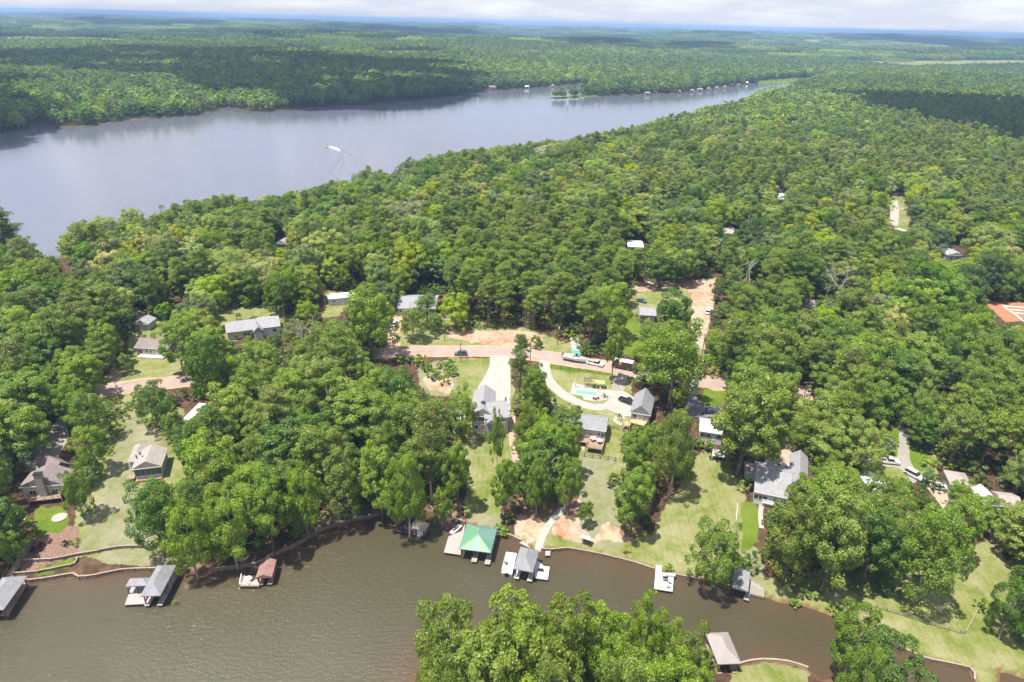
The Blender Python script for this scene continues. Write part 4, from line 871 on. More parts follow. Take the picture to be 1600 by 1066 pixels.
# ------------------------------------------------------------------ roofs
def roof_gable(w, d, rise, axis, t=.22):
    """closed gable roof over a w x d eave rectangle at z=0; axis = the way the ridge runs"""
    mb = MB(); a, b_ = w / 2, d / 2
    if axis == 'x':
        mb.side([(0, 0)] * 0 or [(-b_, 0), (b_, 0), (b_, t), (0, rise + t), (-b_, t)], -a, a)
        mb.v = [(y, x, z) for x, y, z in mb.v]; mb.f = [f[::-1] for f in mb.f]
    else: mb.side([(-a, 0), (a, 0), (a, t), (0, rise + t), (-a, t)], -b_, b_)
    return mb
def roof_hip(w, d, rise, t=.22):
    a, b_ = w / 2, d / 2; mb = MB(); m = min(a, b_)
    r = [(-(a - m), 0), (a - m, 0)] if w >= d else [(0, -(b_ - m)), (0, b_ - m)]
    if abs(w - d) < .6: r = [(-.3, 0), (.3, 0)] if w >= d else [(0, -.3), (0, .3)]
    vs = [(-a, -b_, 0), (a, -b_, 0), (a, b_, 0), (-a, b_, 0), (-a, -b_, t), (a, -b_, t), (a, b_, t), (-a, b_, t), (*r[0], rise + t), (*r[1], rise + t)]
    fs = [(3, 2, 1, 0), (0, 1, 5, 4), (1, 2, 6, 5), (2, 3, 7, 6), (3, 0, 4, 7)]
    if w >= d: fs += [(4, 5, 9, 8), (5, 6, 9), (6, 7, 8, 9), (7, 4, 8)]
    else: fs += [(4, 5, 8), (5, 6, 9, 8), (6, 7, 9), (7, 4, 8, 9)]
    return mb.add(vs, fs)
def fit3(A, B, C, up, base=None):
    """eave corners front-left, front-right, back-right seen at up metres over the ground -> centre, turn, width, depth, ground"""
    g = base
    if g is None:
        g = 0
        m = [(A[0] + C[0]) / 2, (A[1] + C[1]) / 2]
        for _ in range(6):
            p = at_z(m[0], m[1], g + up); g = .4 * g + .6 * max(hgt(p.x, p.y), .6)
    a, b_, c_ = (at_z(q[0], q[1], g + up) for q in (A, B, C))
    ux = (b_ - a).normalized(); uy = Vector((-ux.y, ux.x, 0)); w = (b_ - a).length; d = abs((c_ - b_).dot(uy))
    cen = a + ux * w / 2 + uy * d / 2; cen.z = g
    return cen, math.atan2(ux.y, ux.x), w, d, g
_WIN = {}
def window(root, x, y, z, w, h, face, name='window', m=None):
    """frame standing 4 cm proud of the wall with a recess-dark pane in it"""
    key = (round(w, 1), round(h, 1), name, m.name if m else '')
    if key not in _WIN:
        f = MB(); t = .1 if name != 'screen' else .05
        f.box((0, 0, h / 2 - t / 2), (w, .1, t)); f.box((0, 0, -h / 2 + t / 2), (w, .1, t)); f.box((-w / 2 + t / 2, 0, 0), (t, .1, h - 2 * t)); f.box((w / 2 - t / 2, 0, 0), (t, .1, h - 2 * t))
        if w > 1.3 and name != 'screen': f.box((0, 0, 0), (.06, .09, h - 2 * t))
        _WIN[key] = (f.mesh(name, TRIM if name != 'screen' else POSTM), MB().box((0, .0, 0), (w - 2 * t + .01, .07, h - 2 * t + .01)).mesh('pane', m or GLASS))
    fm_, pm = _WIN[key]; rz = {'f': 0, 'b': 0, 'l': math.pi / 2, 'r': math.pi / 2}[face]
    o = link(name, fm_, root, (x, y, z), rz); link('pane' if name == 'window' else 'panel', pm, o)
    return o
def house(label, A, B, C, eave=2.8, rise=1.6, roof='x', wall=None, rm=None, over=.45, wins=(), name='house', cat='house', down=1.6, base=None, group='houses among the trees'):
    cen, rz, w, d, g = fit3(A, B, C, eave, base)
    root = thing(name, label, cat, cen, rz, group)
    W_, D_ = w - 2 * over, d - 2 * over
    MB().box((0, 0, (eave - down) / 2), (W_, D_, eave + down)).build('wall', wall or W_WHITE, root)
    (roof_hip(w, d, rise) if roof == 'h' else roof_gable(w, d, rise, roof)).build('roof', rm or RF_GREY, root, (0, 0, eave))
    if roof == 'y':
        gb = MB(); gb.side([(-W_ / 2, eave - .01), (W_ / 2, eave - .01), (0, eave + rise * .86)], -D_ / 2 - .03, -D_ / 2 + .2); gb.build('gable', wall or W_WHITE, root)
    MB().box((0, -d / 2 - .03, eave + .08), (w, .06, .2)).build('fascia', TRIM, root)
    for wn_ in wins:
        fx, x, z, ww, hh = wn_[:5]; nm = wn_[5] if len(wn_) > 5 else 'window'; mt = DOORM if nm == 'door' else GLASS
        if fx == 'f': window(root, x * W_ / 2, -D_ / 2 - .04, z, ww, hh, 'f', nm, mt)
        elif fx == 'b': window(root, x * W_ / 2, D_ / 2 + .04, z, ww, hh, 'b', nm, mt)
        elif fx == 'l': window(root, -W_ / 2 - .04, x * D_ / 2, z, ww, hh, 'l', nm, mt)
        else: window(root, W_ / 2 + .04, x * D_ / 2, z, ww, hh, 'r', nm, mt)
    return root, W_, D_, w, d, cen, rz, g
def local(cen, rz, p):
    v = Vector(p) - cen; c_, s_ = math.cos(-rz), math.sin(-rz); return Vector((v.x * c_ - v.y * s_, v.x * s_ + v.y * c_, v.z))
def wing(H_, A, B, C, eave, rise, roof, wall, rm, over=.45, down=1.6, wins=()):
    """a wing of the house H_, with its own wall and roof"""
    root, cen, rz, g = H_[0], H_[5], H_[6], H_[7]
    c2, r2, w, d, _ = fit3(A, B, C, eave, g); lc = local(cen, rz, c2); lc.z = 0
    wo_ = MB().box((0, 0, (eave - down) / 2), (w - 2 * over, d - 2 * over, eave + down)).build('wall', wall, root, lc, r2 - rz)
    (roof_hip(w, d, rise) if roof == 'h' else roof_gable(w, d, rise, roof)).build('roof', rm, root, lc + Vector((0, 0, eave)), r2 - rz)
    if roof == 'y':
        MB().side([(-w / 2 + over, eave - .01), (w / 2 - over, eave - .01), (0, eave + rise * .86)], -d / 2 + over - .03, -d / 2 + over + .2).build('gable', wall, root, lc, r2 - rz)
    for fx, x, z, ww, hh in wins:
        q = Vector((x * (w / 2 - over), -d / 2 + over - .04, z)); c_, s_ = math.cos(r2 - rz), math.sin(r2 - rz)
        o = window(root, 0, 0, z, ww, hh, 'f'); o.location = (lc.x + q.x * c_ - q.y * s_, lc.y + q.x * s_ + q.y * c_, z); o.rotation_euler = (0, 0, r2 - rz)
    return lc, r2 - rz, w, d
def deck(H_, pts, z, m=D_WOOD, rail=True, railm=None, ground=True, skip=()):
    """wooden deck of a house, its outline in photo pixels, z metres over the house's ground"""
    root, cen, rz, g = H_[0], H_[5], H_[6], H_[7]
    lp = [local(cen, rz, at_z(a, b_, g + z)) for a, b_ in pts]
    if sum(lp[i].x * lp[(i + 1) % len(lp)].y - lp[(i + 1) % len(lp)].x * lp[i].y for i in range(len(lp))) < 0: lp = lp[::-1]
    MB().prism([(p.x, p.y) for p in lp], z - .2, z).build('deck', m, root)
    pb = MB(); 
    for i, p in enumerate(lp):
        MB().box((p.x, p.y, z / 2 - 1.0), (.2, .2, z + 1.6)).build('deck_post', m, root)
        q = lp[(i + 1) % len(lp)]; L_ = (q - p).length
        if rail and L_ > 1 and i not in skip:
            n_ = max(1, int(L_ / 1.6)); rb = MB(); d_ = q - p; a_ = math.atan2(d_.y, d_.x)
            mid = (p + q) / 2; rb.box((mid.x, mid.y, z + .95), (L_, .1, .09), a_); rb.box((mid.x, mid.y, z + .5), (L_, .05, .07), a_)
            for k in range(n_ + 1): e = p.lerp(q, k / n_); rb.box((e.x, e.y, z + .46), (.09, .09, .92))
            rb.build('railing', railm or m, root)
    return lp
# ------------------------------------------------------------------ houses
def chimney(root, x, y, z0, z1, w, d, m, capm=None):
    MB().box((x, y, (z0 + z1) / 2), (w, d, z1 - z0)).build('chimney', m, root); MB().box((x, y, z1 + .12), (w + .25, d + .25, .2)).build('chimney_cap', capm or BLACK, root)
H = house('stone-chimney house with brown shingle roof at the far left above the cove', (29, 763), (100, 758), (114, 735), 3.6, 2.6, 'y', W_BEIGE, RF_BROWN, wins=[('f', -.55, 1.6, 1.8, 1.6), ('f', .55, 1.6, 1.8, 1.6), ('f', -.2, 3.9, 1.4, 1.2), ('f', .25, 3.9, 1.2, 1.1)])
wing(H, (84, 741), (112, 727), (124, 690), 3.2, 2.2, 'y', W_BEIGE, RF_BROWN)
chimney(H[0], .2, -H[2] / 2 - .62, -1.6, 7.6, 1.7, 1.1, W_STONE)
deck(H, [(44, 768), (94, 765), (96, 778), (44, 784)], 1.0, D_WOOD, skip=(2,))
H = house('tan-roofed house with a dark screened porch on the dry lot', (205, 735), (253, 729.5), (260, 702), 3.4, 2.0, 'y', W_BLUE, RF_TAN, wins=[('r', -.3, 1.6, 1.2, 1.2), ('l', .1, 1.6, 1, 1.2)])
wing(H, (198.5, 724), (226, 721), (240, 693), 3.2, 1.5, 'h', W_BLUE, RF_TAN)
for k in range(5):
    x = -H[1] / 2 + (k + .5) * H[1] / 5
    window(H[0], x, -H[2] / 2 - .05, 2.1, H[1] / 5 - .15, 1.9, 'f', 'screen', GLASS)
MB().box((0, -H[2] / 2 - .5, -.1), (H[1], .9, .5)).build('brick_footing', W_BRICK, H[0])
for k, (x, y) in enumerate(((-2.6, 1.5), (-3.2, .2), (.8, 2.5), (-1.5, -.5))): MB().box((x * 1.0, y, 4.6), (.3, .3, 1.0)).build('roof_vent', POSTM, H[0])
MB().box((-H[1] / 2 - 1.3, -H[2] / 2 + .8, .5), (1.8, 2, .15)).build('stoop', D_WOOD, H[0])
H = house('little brown-roofed house on the lawn above the road bend', (209, 544), (263, 546.5), (260, 529), 2.9, 1.7, 'x', W_BEIGE, RF_BROWN, wins=[('f', -.75, 1.5, 1.5, 1.5), ('f', -.35, 1.6, .9, 1.1), ('f', -.1, 1.6, .9, 1.1), ('f', .3, 1.1, 1, 2.0, 'door'), ('f', .65, 1.6, 1.2, 1.2)])
MB().box((0, -H[2] / 2 - 1.0, .15), (H[1] * .8, 1.9, .5)).build('porch', mat('pale_porch', (.66, .64, .6), .8), H[0])
H = house('small grey shed with a pale roof behind the brown-roofed house', (206, 506), (232, 507.5), (229, 497), 2.5, 1.2, 'y', W_GREY, RF_LIGHT, name='shed', cat='shed', wins=[('f', 0, 1.0, 1.1, 1.9, 'door')], group='sheds in the yards')
H = house('long ranch house with a pale lilac-grey roof amid the trees', (353, 521), (438.5, 510), (434, 494.5), 3.0, 1.7, 'x', W_WHITE, RF_LIGHT, wins=[('f', x, 1.6, 1.4, 1.4) for x in (-.35, -.2, .05, .3, .8)] + [('f', .55, 1.1, 1.1, 2.0, 'door'), ('f', -.05, 1.1, 1.0, 2.0, 'door')])
wing(H, (396, 520), (412, 517.5), (410, 505), 3.0, 1.7, 'y', W_WHITE, RF_LIGHT)
MB().box((H[1] * .28, H[2] / 2 + 1.2, 2.6), (7, 1.8, .12)).build('awning', RF_WHITE, H[0])
for q in (-3, 3): MB().box((H[1] * .28 + q, H[2] / 2 + 1.9, 1.2), (.1, .1, 2.6)).build('awning_post', TRIM, H[0])
H = house('low white mobile home with a flat white roof behind the ranch house', (512.5, 468), (557, 464.5), (554, 456.5), 3.0, .5, 'x', W_WHITE, RF_WHITE, over=.15, wins=[('f', -.6, 1.9, 1.2, .9), ('f', 0, 1.4, .9, 1.9, 'door'), ('f', .5, 1.9, 1.2, .9)])
MB().box((0, -H[2] / 2 - .02, .1), (H[1], .05, .9)).build('skirting', mat('tan_skirt', (.4, .34, .28), .9), H[0])
H = house('pale grey house with a broad roof above the road and a grassy yard', (619.5, 482), (682, 483), (682, 462), 2.9, 1.9, 'x', W_WHITE, RF_LIGHT, wins=[('f', x, 1.6, 1.3, 1.3) for x in (-.85, -.6, .1, .7)] + [('f', -.2, 1.1, 1.1, 2.0, 'door')])
wing(H, (641, 486), (660, 486.5), (660, 474), 2.9, 1.5, 'y', W_WHITE, RF_LIGHT)
chimney(H[0], H[1] * .42, 1.2, 2.5, 5.2, .8, .8, TRIM)
# the white house at the big driveway
H = house('grey-roofed two-storey white house at the end of the bright white driveway', (735.4, 651), (772.5, 652), (772.5, 613), 5.2, 2.6, 'y', W_WHITE, RF_LIGHT, down=2.5, wins=[('f', -.72, 4.2, 1.3, 1.7), ('f', -.1, 4.2, 2.2, 1.6), ('f', .5, 4.2, 1.3, 1.7), ('f', .2, 1.4, .9, 1.6), ('f', -.6, 1.4, 1.2, 1.4)])
lw = wing(H, (757, 656), (797, 653), (796, 626), 5.2, 2.4, 'x', W_WHITE, RF_LIGHT, down=2.5, wins=[('f', .5, 3.9, 1.6, 1.5), ('f', -.4, 3.9, 1.6, 1.5)])
chimney(H[0], lw[0].x - 3.4, lw[0].y - .6, 5.0, 8.0, 1.0, 1.0, TRIM)
MB().tube((lw[0].x + 3.2, lw[0].y + 3.0, 6), (lw[0].x + 3.2, lw[0].y + 3.0, 8), .25).build('flue', POSTM, H[0])
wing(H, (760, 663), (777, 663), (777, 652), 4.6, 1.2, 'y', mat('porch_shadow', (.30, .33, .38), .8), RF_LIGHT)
deck(H, [(757, 664), (789, 664), (789, 657), (757, 657)], 2.9, PINEWOOD, railm=TRIM)
st = MB()
for k in range(9): st.box((0, -k * .30, -k * .31), (1.3, .34, .08))
sp_ = local(H[5], H[6], at_z(754, 664, H[7] + 2.9)); st.build('stair', PINEWOOD, H[0], (sp_.x, sp_.y, 2.85))
H = house('small white shed half hidden by a tree left of the grey-roofed white house', (707, 664), (725, 664.5), (726, 649), 2.8, 1.2, 'y', W_WHITE, RF_WHITE, name='shed', cat='shed', wins=[('f', 0, 1.2, 1.6, 2.0, 'door')], group='sheds in the yards')
# deck house
H = house('beige deck house with a grey gable roof and a big brown deck', (905, 669.5), (947.5, 675), (951.5, 652), 3.9, 1.8, 'x', W_BEIGE, RF_GREY, down=2.5, wins=[('f', -.78, 2.1, .9, 2.0, 'door'), ('f', -.55, 2.1, .9, 2.0, 'door'), ('f', .55, 2.6, 1.1, 1.1), ('f', .8, 2.6, 1.1, 1.1)])
wing(H, (864, 667), (909, 670), (912, 655), 3.3, 1.5, 'x', W_BEIGE, RF_GREY, down=2.5, wins=[('f', -.8, 2.1, 1.2, 1.2), ('f', -.2, 2.1, 1.2, 1.2)])
dk = deck(H, [(906, 684), (945.5, 686), (941, 703), (915, 699), (919, 692), (904, 690)], 1.1, D_WOOD, skip=(0,))
DECKH = H
H = house('grey garage house with a front gable and a lumber balcony at the parking pad', (984, 645), (1017, 650.5), (1037.5, 624), 5.2, 2.8, 'y', W_GREY, RF_GREY, down=2.4, wins=[('f', -.15, 4.1, .9, 1.9, 'door'), ('f', .15, 4.1, .9, 1.9, 'door'), ('f', -.6, 4.1, 1.1, 1.2), ('f', 0, 6.3, .8, .8), ('r', .2, 3.9, 1.2, 1.2), ('r', -.4, 3.9, 1.2, 1.2), ('l', -.4, 1.3, 2.6, 2.2, 'door'), ('l', .3, 1.3, 2.6, 2.2, 'door')])
wing(H, (990, 636), (1012, 640), (1018, 618), 5.0, 1.2, 'x', W_GREY, RF_GREY)
deck(H, [(982, 659), (1006, 665.5), (1014, 656), (990, 650)], 2.9, PINEWOOD, skip=(2,))
for ch in H[0].children:
    if ch.name.startswith('gable'): ch.data.materials[0] = W_WHITE
deck(H, [(973, 664), (984, 667), (987, 660), (977, 657)], 1.2, PINEWOOD)
GARH = H
H = house('white-roofed house half hidden behind the huge pale-trunked tree', (1092.5, 674), (1132, 680), (1131, 659), 3.6, 1.0, 'x', W_WHITE, RF_WHITE, wins=[('f', -.75, 2.4, 1.6, 1.2), ('f', -.3, 2.4, 1.6, 1.2), ('f', .3, 2.0, 1, 2.0, 'door'), ('f', .7, 2.4, 1.4, 1.2)])
deck(H, [(1096, 688), (1106, 690), (1105, 698), (1095, 696)], .9, mat('brick_terrace', (.46, .27, .20), .9, scale=2), rail=False)
deck(H, [(1114, 700), (1138, 708), (1136, 715), (1113, 712)], .8, mat('pale_terrace', (.55, .5, .5), .9, scale=2), rail=False)
H = house('grey-roofed L-shaped house with white sunroom beside the gravel yard', (1178, 769), (1236, 781), (1257, 736), 3.2, 2.6, 'x', W_WHITE, RF_LIGHT, wins=[('f', -.8, 1.7, 2.2, 1.5), ('f', -.5, 1.7, 2.2, 1.5), ('f', -.05, 1.3, 1.2, 2.0, 'door'), ('f', .3, 1.7, 1.6, 1.4), ('f', .7, 1.7, 1.6, 1.4)])
wing(H, (1232, 757), (1262, 764), (1270, 718), 3.2, 2.0, 'y', W_WHITE, RF_LIGHT)
wing(H, (1190, 748), (1214, 752), (1220, 730), 3.2, 1.7, 'y', W_WHITE, RF_GREY)
deck(H, [(1193, 778), (1240, 790), (1238, 797), (1191, 785)], .6, D_WHITE, railm=TRIM, skip=(3,))
H = house('low brown cottage roof under the trees left of the L-shaped house', (1164, 738), (1184, 741), (1187, 726), 2.6, 1.0, 'x', W_GREY, RF_BROWN, name='shed', cat='shed', group='sheds in the yards')
H = house('white metal-roofed house hidden by trees beside the white pickup', (1364, 768), (1394, 765), (1390, 739), 3.0, 1.2, 'y', W_WHITE, RF_WHITE, wins=[('f', -.5, 1.6, 1.2, 1.2), ('f', .4, 1.6, 1.2, 1.2)])
H = house('tan-roofed house under trees above the gravel turnaround', (1484, 757), (1520, 763), (1518, 742), 3.0, 1.4, 'h', W_BEIGE, RF_TAN, wins=[('f', -.4, 1.6, 1.2, 1.2), ('f', .4, 1.6, 1.2, 1.2)])
H = house('white metal barn roof with a dark opening at the right edge', (1536, 790), (1566, 792), (1572, 768), 3.4, 1.6, 'y', W_WHITE, RF_WHITE, name='barn', cat='barn', wins=[('f', 0, 1.3, 2.4, 2.4, 'door')])
H = house('long tan roof in the trees beside the white metal barn', (1566, 792), (1600, 796), (1600, 774), 3.0, 1.2, 'x', W_BEIGE, RF_TAN, wins=[('f', -.4, 1.6, 1.2, 1.2)])
H = house('little grey cottage on the bright lawn by the clay clearing', (999, 492.5), (1026, 494), (1024, 481.5), 2.9, 1.3, 'x', W_WHITE, RF_LIGHT, wins=[('f', -.6, 1.6, 1.1, 1.4), ('f', -.1, 1.6, 1.1, 1.4), ('f', .5, 1.1, 1, 2.0, 'door')])
for lab, A, B, C, ev, ri, ro, wa, rm_ in [
    ('open-sided grey pavilion deep in the woods behind the ranch house', (431, 381), (448, 382), (447, 374), 3, 1.4, 'y', W_GREY, RF_LIGHT),
    ('white cottage with an orange terrace deep in the central woods', (981, 386), (1006, 387), (1004, 377), 3, 1.0, 'x', W_WHITE, RF_WHITE),
    ('tan roof glimpsed in the woods right of the central cottage', (1132, 365), (1149, 366), (1146, 355), 3, 1.2, 'x', W_BEIGE, RF_TAN),
    ('brown-roofed house glimpsed in the woods right of the clay clearing', (1256, 478), (1274, 480), (1270, 469), 3, 1.4, 'x', W_GREY, RF_BROWN),
    ('blue-grey metal roof house in the woods below the bare lane', (1479, 399), (1508, 400), (1507, 385), 3.2, 1.2, 'y', W_WHITE, RF_METAL),
    ('white-walled house with a red awning far back in the right-hand woods', (1215, 312), (1231, 313), (1229, 303), 3, 1.0, 'x', W_WHITE, RF_WHITE),
    ('small pale roof among the trees on the near lake shore', (540, 300), (553, 300), (552, 294), 3, 1.2, 'x', W_WHITE, RF_LIGHT),
    ('white lake cottage peeking between the lakeside trees', (651, 291), (663, 291), (662, 284), 3.4, 1.4, 'x', W_WHITE, RF_WHITE),
    ('brick-red house on the far lake shore', (766, 136.5), (776, 136.5), (775, 133), 4, 2, 'x', W_BRICK, RF_BROWN),
    ('white house standing alone in the distant clearing', (734, 96), (748, 96), (747, 92), 4, 2, 'x', W_WHITE, RF_WHITE),
    ('long white building on the distant forest plain', (927, 60), (942, 60), (941, 57.5), 8, 4, 'x', W_WHITE, RF_WHITE)]:
    house(lab, A, B, C, ev, ri, ro, wa, rm_, wins=[('f', -.4, 1.6, 1.2, 1.2), ('f', .4, 1.6, 1.2, 1.2)])
# camper
cen, rz, w, d, g = fit3((284, 655), (297.5, 656), (298, 629), 2.7)
t = thing('camper', 'white travel trailer parked under the trees above the tan-roofed house', 'camper', cen, rz)
MB().side([(-w / 2, .5), (w / 2, .5), (w / 2, 2.5), (w / 2 - .25, 2.75), (-w / 2 + .25, 2.75), (-w / 2, 2.5)], -d / 2, d / 2).build('body', RF_WHITE, t)
window(t, 0, -d / 2 - .02, 1.9, 1.4, .8, 'f'); window(t, -w / 2 - .02, 0, 1.8, 1.2, .8, 'l')
for sx in (-1, 1):
    MB().tube((sx * (w / 2 - .05), .4, .36), (sx * (w / 2 - .35), .4, .36), .36, n=10).build('wheel', BLACK, t)
MB().box((0, -d / 2 - .6, .55), (.12, 1.2, .1)).build('hitch', POSTM, t)
# ------------------------------------------------------------------ docks and boathouses (eaves at fixed height over the water)
def boathouse(label, A, B, C, eave, rise, roof, rm, deckm, inset=.5, posts=3, walks='lrb', front_open=True, wall=None, name='boathouse', zd=.75, roof_fn=None, slip_walk=1.1):
    cen, rz, w, d, g = fit3(A, B, C, eave, 0.0); cen.z = 0
    t = thing(name, label, 'boathouse', cen, rz, 'boathouses along the cove')
    if roof_fn: roof_fn(t, w, d, rise, eave)
    else: (roof_hip(w, d, rise) if roof == 'h' else roof_gable(w, d, rise, roof)).build('roof', rm, t, (0, 0, eave))
    W_, D_ = w / 2 - inset, d / 2 - inset
    pm = MB().box((0, 0, (eave - 1.5) / 2), (.2, .2, eave + 1.5)).mesh('post', POSTM)
    for sx in (-1, 1):
        for k in range(posts): link('post', pm, t, (sx * W_, -D_ + 2 * D_ * k / (posts - 1), 0))
        MB().box((sx * W_, 0, eave - .14), (.16, 2 * D_, .26)).build('beam', deckm, t)
    sw = slip_walk
    if 'l' in walks: MB().box((-W_ + sw / 2 - .3, -.2, zd - .09), (sw, 2 * D_ + .5, .18)).build('walkway', deckm, t)
    if 'r' in walks: MB().box((W_ - sw / 2 + .3, -.2, zd - .09), (sw, 2 * D_ + .5, .18)).build('walkway', deckm, t)
    if 'b' in walks: MB().box((0, D_ - .4, zd - .10), (2 * W_ - 2 * sw + .55, 1.5, .18)).build('walkway', deckm, t)
    if wall:
        for s in wall: 
            if s == 'b': MB().box((0, D_, eave / 2 + .1), (2 * W_, .1, eave - .2)).build('wall', W_GREY, t)
            if s == 'r': MB().box((W_, D_ * .55, eave / 2 + .1), (.1, D_ * .9, eave - .2)).build('wall', W_GREY, t)
    return t, w, d, cen, rz, W_, D_
def dock_piece(t, cen, rz, px, m, z=.8, nm='deck', piles=True, tz=.2):
    lp = [local(cen, rz, at_z(a, b_, z)) for a, b_ in px]
    if sum(lp[i].x * lp[(i + 1) % len(lp)].y - lp[(i + 1) % len(lp)].x * lp[i].y for i in range(len(lp))) < 0: lp = lp[::-1]
    MB().prism([(p.x, p.y) for p in lp], z - tz, z).build(nm, m, t)
    if piles:
        c0 = sum(lp, Vector()) / len(lp)
        for p in lp: q = p.lerp(c0, .06); MB().tube((q.x, q.y, -2), (q.x, q.y, z - tz - .01), .13).build('piling', POSTM, t)
    return lp
B1 = boathouse('long grey hip-roofed boathouse cut by the left edge', (-36, 957), (6, 954), (41.5, 901), 3.2, 1.5, 'h', RF_GREY, D_WOOD, walks='lb')
dock_piece(B1[0], B1[3], B1[4], [(0, 961), (12, 962.5), (43, 912), (36, 907)], D_WOOD)
B2 = boathouse('L-shaped grey boathouse with a hip roof and lilac sun deck', (219, 933), (251, 932), (268.5, 884), 3.3, 1.5, 'h', RF_GREY, D_GREY, posts=4, wall='r')
c2, r2, w2, d2, _ = fit3((196.5, 917.8), (230, 916), (236, 903.5), 3.0, 0.0); lc = local(B2[3], B2[4], c2)
roof_hip(w2, d2, 1.0).build('roof', RF_LIGHT, B2[0], (lc.x, lc.y, 3.0), r2 - B2[4])
for a, b_ in ((199, 917), (213, 916.5), (206, 905)):
    q = local(B2[3], B2[4], at_z(a, b_, 2.9)); MB().box((q.x, q.y, .8), (.2, .2, 4.4)).build('post', POSTM, B2[0])
dock_piece(B2[0], B2[3], B2[4], [(195, 945), (226.4, 943.5), (230, 926), (201.5, 926.8)], D_PINK)
dock_piece(B2[0], B2[3], B2[4], [(201.5, 926.7), (228, 925.8), (232, 912), (207, 913)], D_GREY, .7)
B3 = boathouse('rust-roofed dock hut under overhanging leaves', (399.4, 904.5), (425, 902.8), (429.8, 876), 2.6, .8, 'y', RF_RUST, D_WOOD)
dk3 = dock_piece(B3[0], B3[3], B3[4], [(374.5, 916), (404.5, 916), (401, 900), (378, 901)], mat('sunny_tan_deck', (.52, .38, .28), .85, col2=(.44, .31, .22), wave=(2.2, 'X')))
for i in range(len(dk3)):
    p, q = dk3[i], dk3[(i + 1) % len(dk3)]
    if i in (0, 3):
        d_ = q - p; rb = MB(); a_ = math.atan2(d_.y, d_.x); m_ = (p + q) / 2; rb.box((m_.x, m_.y, 1.7), (d_.length, .1, .1), a_); rb.box((m_.x, m_.y, 1.25), (d_.length, .05, .1), a_)
        for k in range(5): e = p.lerp(q, k / 4); rb.box((e.x, e.y, 1.2), (.1, .1, .9))
        rb.build('railing', TRIM, B3[0])
B4 = boathouse('shingled boathouse with a white door under the trees', (641, 825.5), (664, 831), (671, 819), 2.6, 1.5, 'h', RF_SHAKE, D_DARK, walks='lrb')
MB().box((.35, -B4[6] + .05, 1.3), (2 * B4[5] - 1.3, .14, 2.2)).build('door', mat('pale_blue_door', (.70, .74, .80), .6, var=.03, wave=(1.2, 'Z')), B4[0])
MB().box((-B4[5] + .3, -B4[6] + .02, 1.3), (.55, .16, 2.3)).build('wall', RF_SHAKE, B4[0]); MB().box((0, B4[6], 1.4), (2 * B4[5], .1, 2.3)).build('wall', RF_SHAKE, B4[0])
for sx in (-1, 1): MB().box((sx * B4[5], 0, 1.4), (.1, 2 * B4[6], 2.2)).build('wall', RF_SHAKE, B4[0])
dock_piece(B4[0], B4[3], B4[4], [(613, 829), (641.5, 834), (652, 812), (634, 811)], D_DARK)
# green faded hip roof: each slope a panel of its own faded colour
GREENS = [mat('roof_green', (0.098, 0.247, 0.159), .5, col2=(0.122, 0.253, 0.146), scale=.22), mat('roof_blue_green', (0.122, 0.253, 0.198), .5, col2=(0.142, 0.257, 0.215), scale=.2), mat('roof_teal', (0.082, 0.247, 0.182), .5, col2=(0.102, 0.253, 0.192), scale=.2), mat('roof_green_left', (0.102, 0.253, 0.162), .5, col2=(0.115, 0.260, 0.142), scale=.22)]
PALEBLUE = mat('roof_faded_blue', (0.155, 0.264, 0.229), .5, col2=(0.135, 0.253, 0.202), scale=.4); YELG = mat('roof_yellow_green', (0.168, 0.260, 0.146), .5, col2=(0.128, 0.250, 0.139), scale=.3)
def green_roof(t, w, d, rise, eave):
    a, b_ = w / 2, d / 2; r0, r1 = (-.15, .55), (.15, -.55)
    if True: r0, r1 = Vector((0, .9, rise)), Vector((0, -.9, rise))
    c_ = [Vector((-a, -b_, 0)), Vector((a, -b_, 0)), Vector((a, b_, 0)), Vector((-a, b_, 0))]; th = Vector((0, 0, -.16))
    def panel(pts, m):
        n_ = len(pts); vs = list(pts) + [p + th for p in pts]
        o = MB().add(vs, [tuple(range(n_)), tuple(range(2 * n_ - 1, n_ - 1, -1))] + [(i, n_ + i, n_ + (i + 1) % n_, (i + 1) % n_) for i in range(n_)]).build('roof_panel', m, t, (0, 0, eave))
        return o
    f1, f2 = c_[0].lerp(c_[1], .38), c_[0].lerp(c_[1], .70)
    panel([c_[0], f1, r1], YELG); panel([f1 + Vector((.0, 0, 0)), f2, r1], PALEBLUE); panel([f2, c_[1], r1], YELG)
    g1 = c_[1].lerp(c_[2], .34)
    panel([c_[1], g1, r1], GREENS[0]); panel([g1, c_[2], r0, r1], GREENS[1]); panel([c_[2], c_[3], r0], GREENS[2]); panel([c_[3], c_[0], r1, r0], GREENS[3])
    for p, q in ((c_[0], r1), (c_[1], r1), (c_[2], r0), (c_[3], r0), (r0, r1)):
        MB().tube(p + Vector((0, 0, .03)), q + Vector((0, 0, .03)), .11, n=5).build('ridge_cap', mat('ridge_pale', (0.250, 0.343, 0.281), .5), t, (0, 0, eave))
B5 = boathouse('green-roofed double boathouse with faded patchwork panels and pink deck', (716.7, 857.6), (767, 864), (776.8, 825), 3.4, 2.0, 'h', None, D_GREY, roof_fn=green_roof, walks='rb', posts=4)
dock_piece(B5[0], B5[3], B5[4], [(693.5, 863), (719.7, 867), (727, 818), (723, 826), (722, 829.5), (700.7, 838.4)], D_PINK)
MB().box((-.1, -.5, .66), (1.3, 2 * B5[6] + 1.4, .18)).build('walkway', D_GREY, B5[0]); MB().box((B5[5] - .2, -B5[6] - .6, .65), (1.3, 1.6, .17)).build('walkway', D_GREY, B5[0])
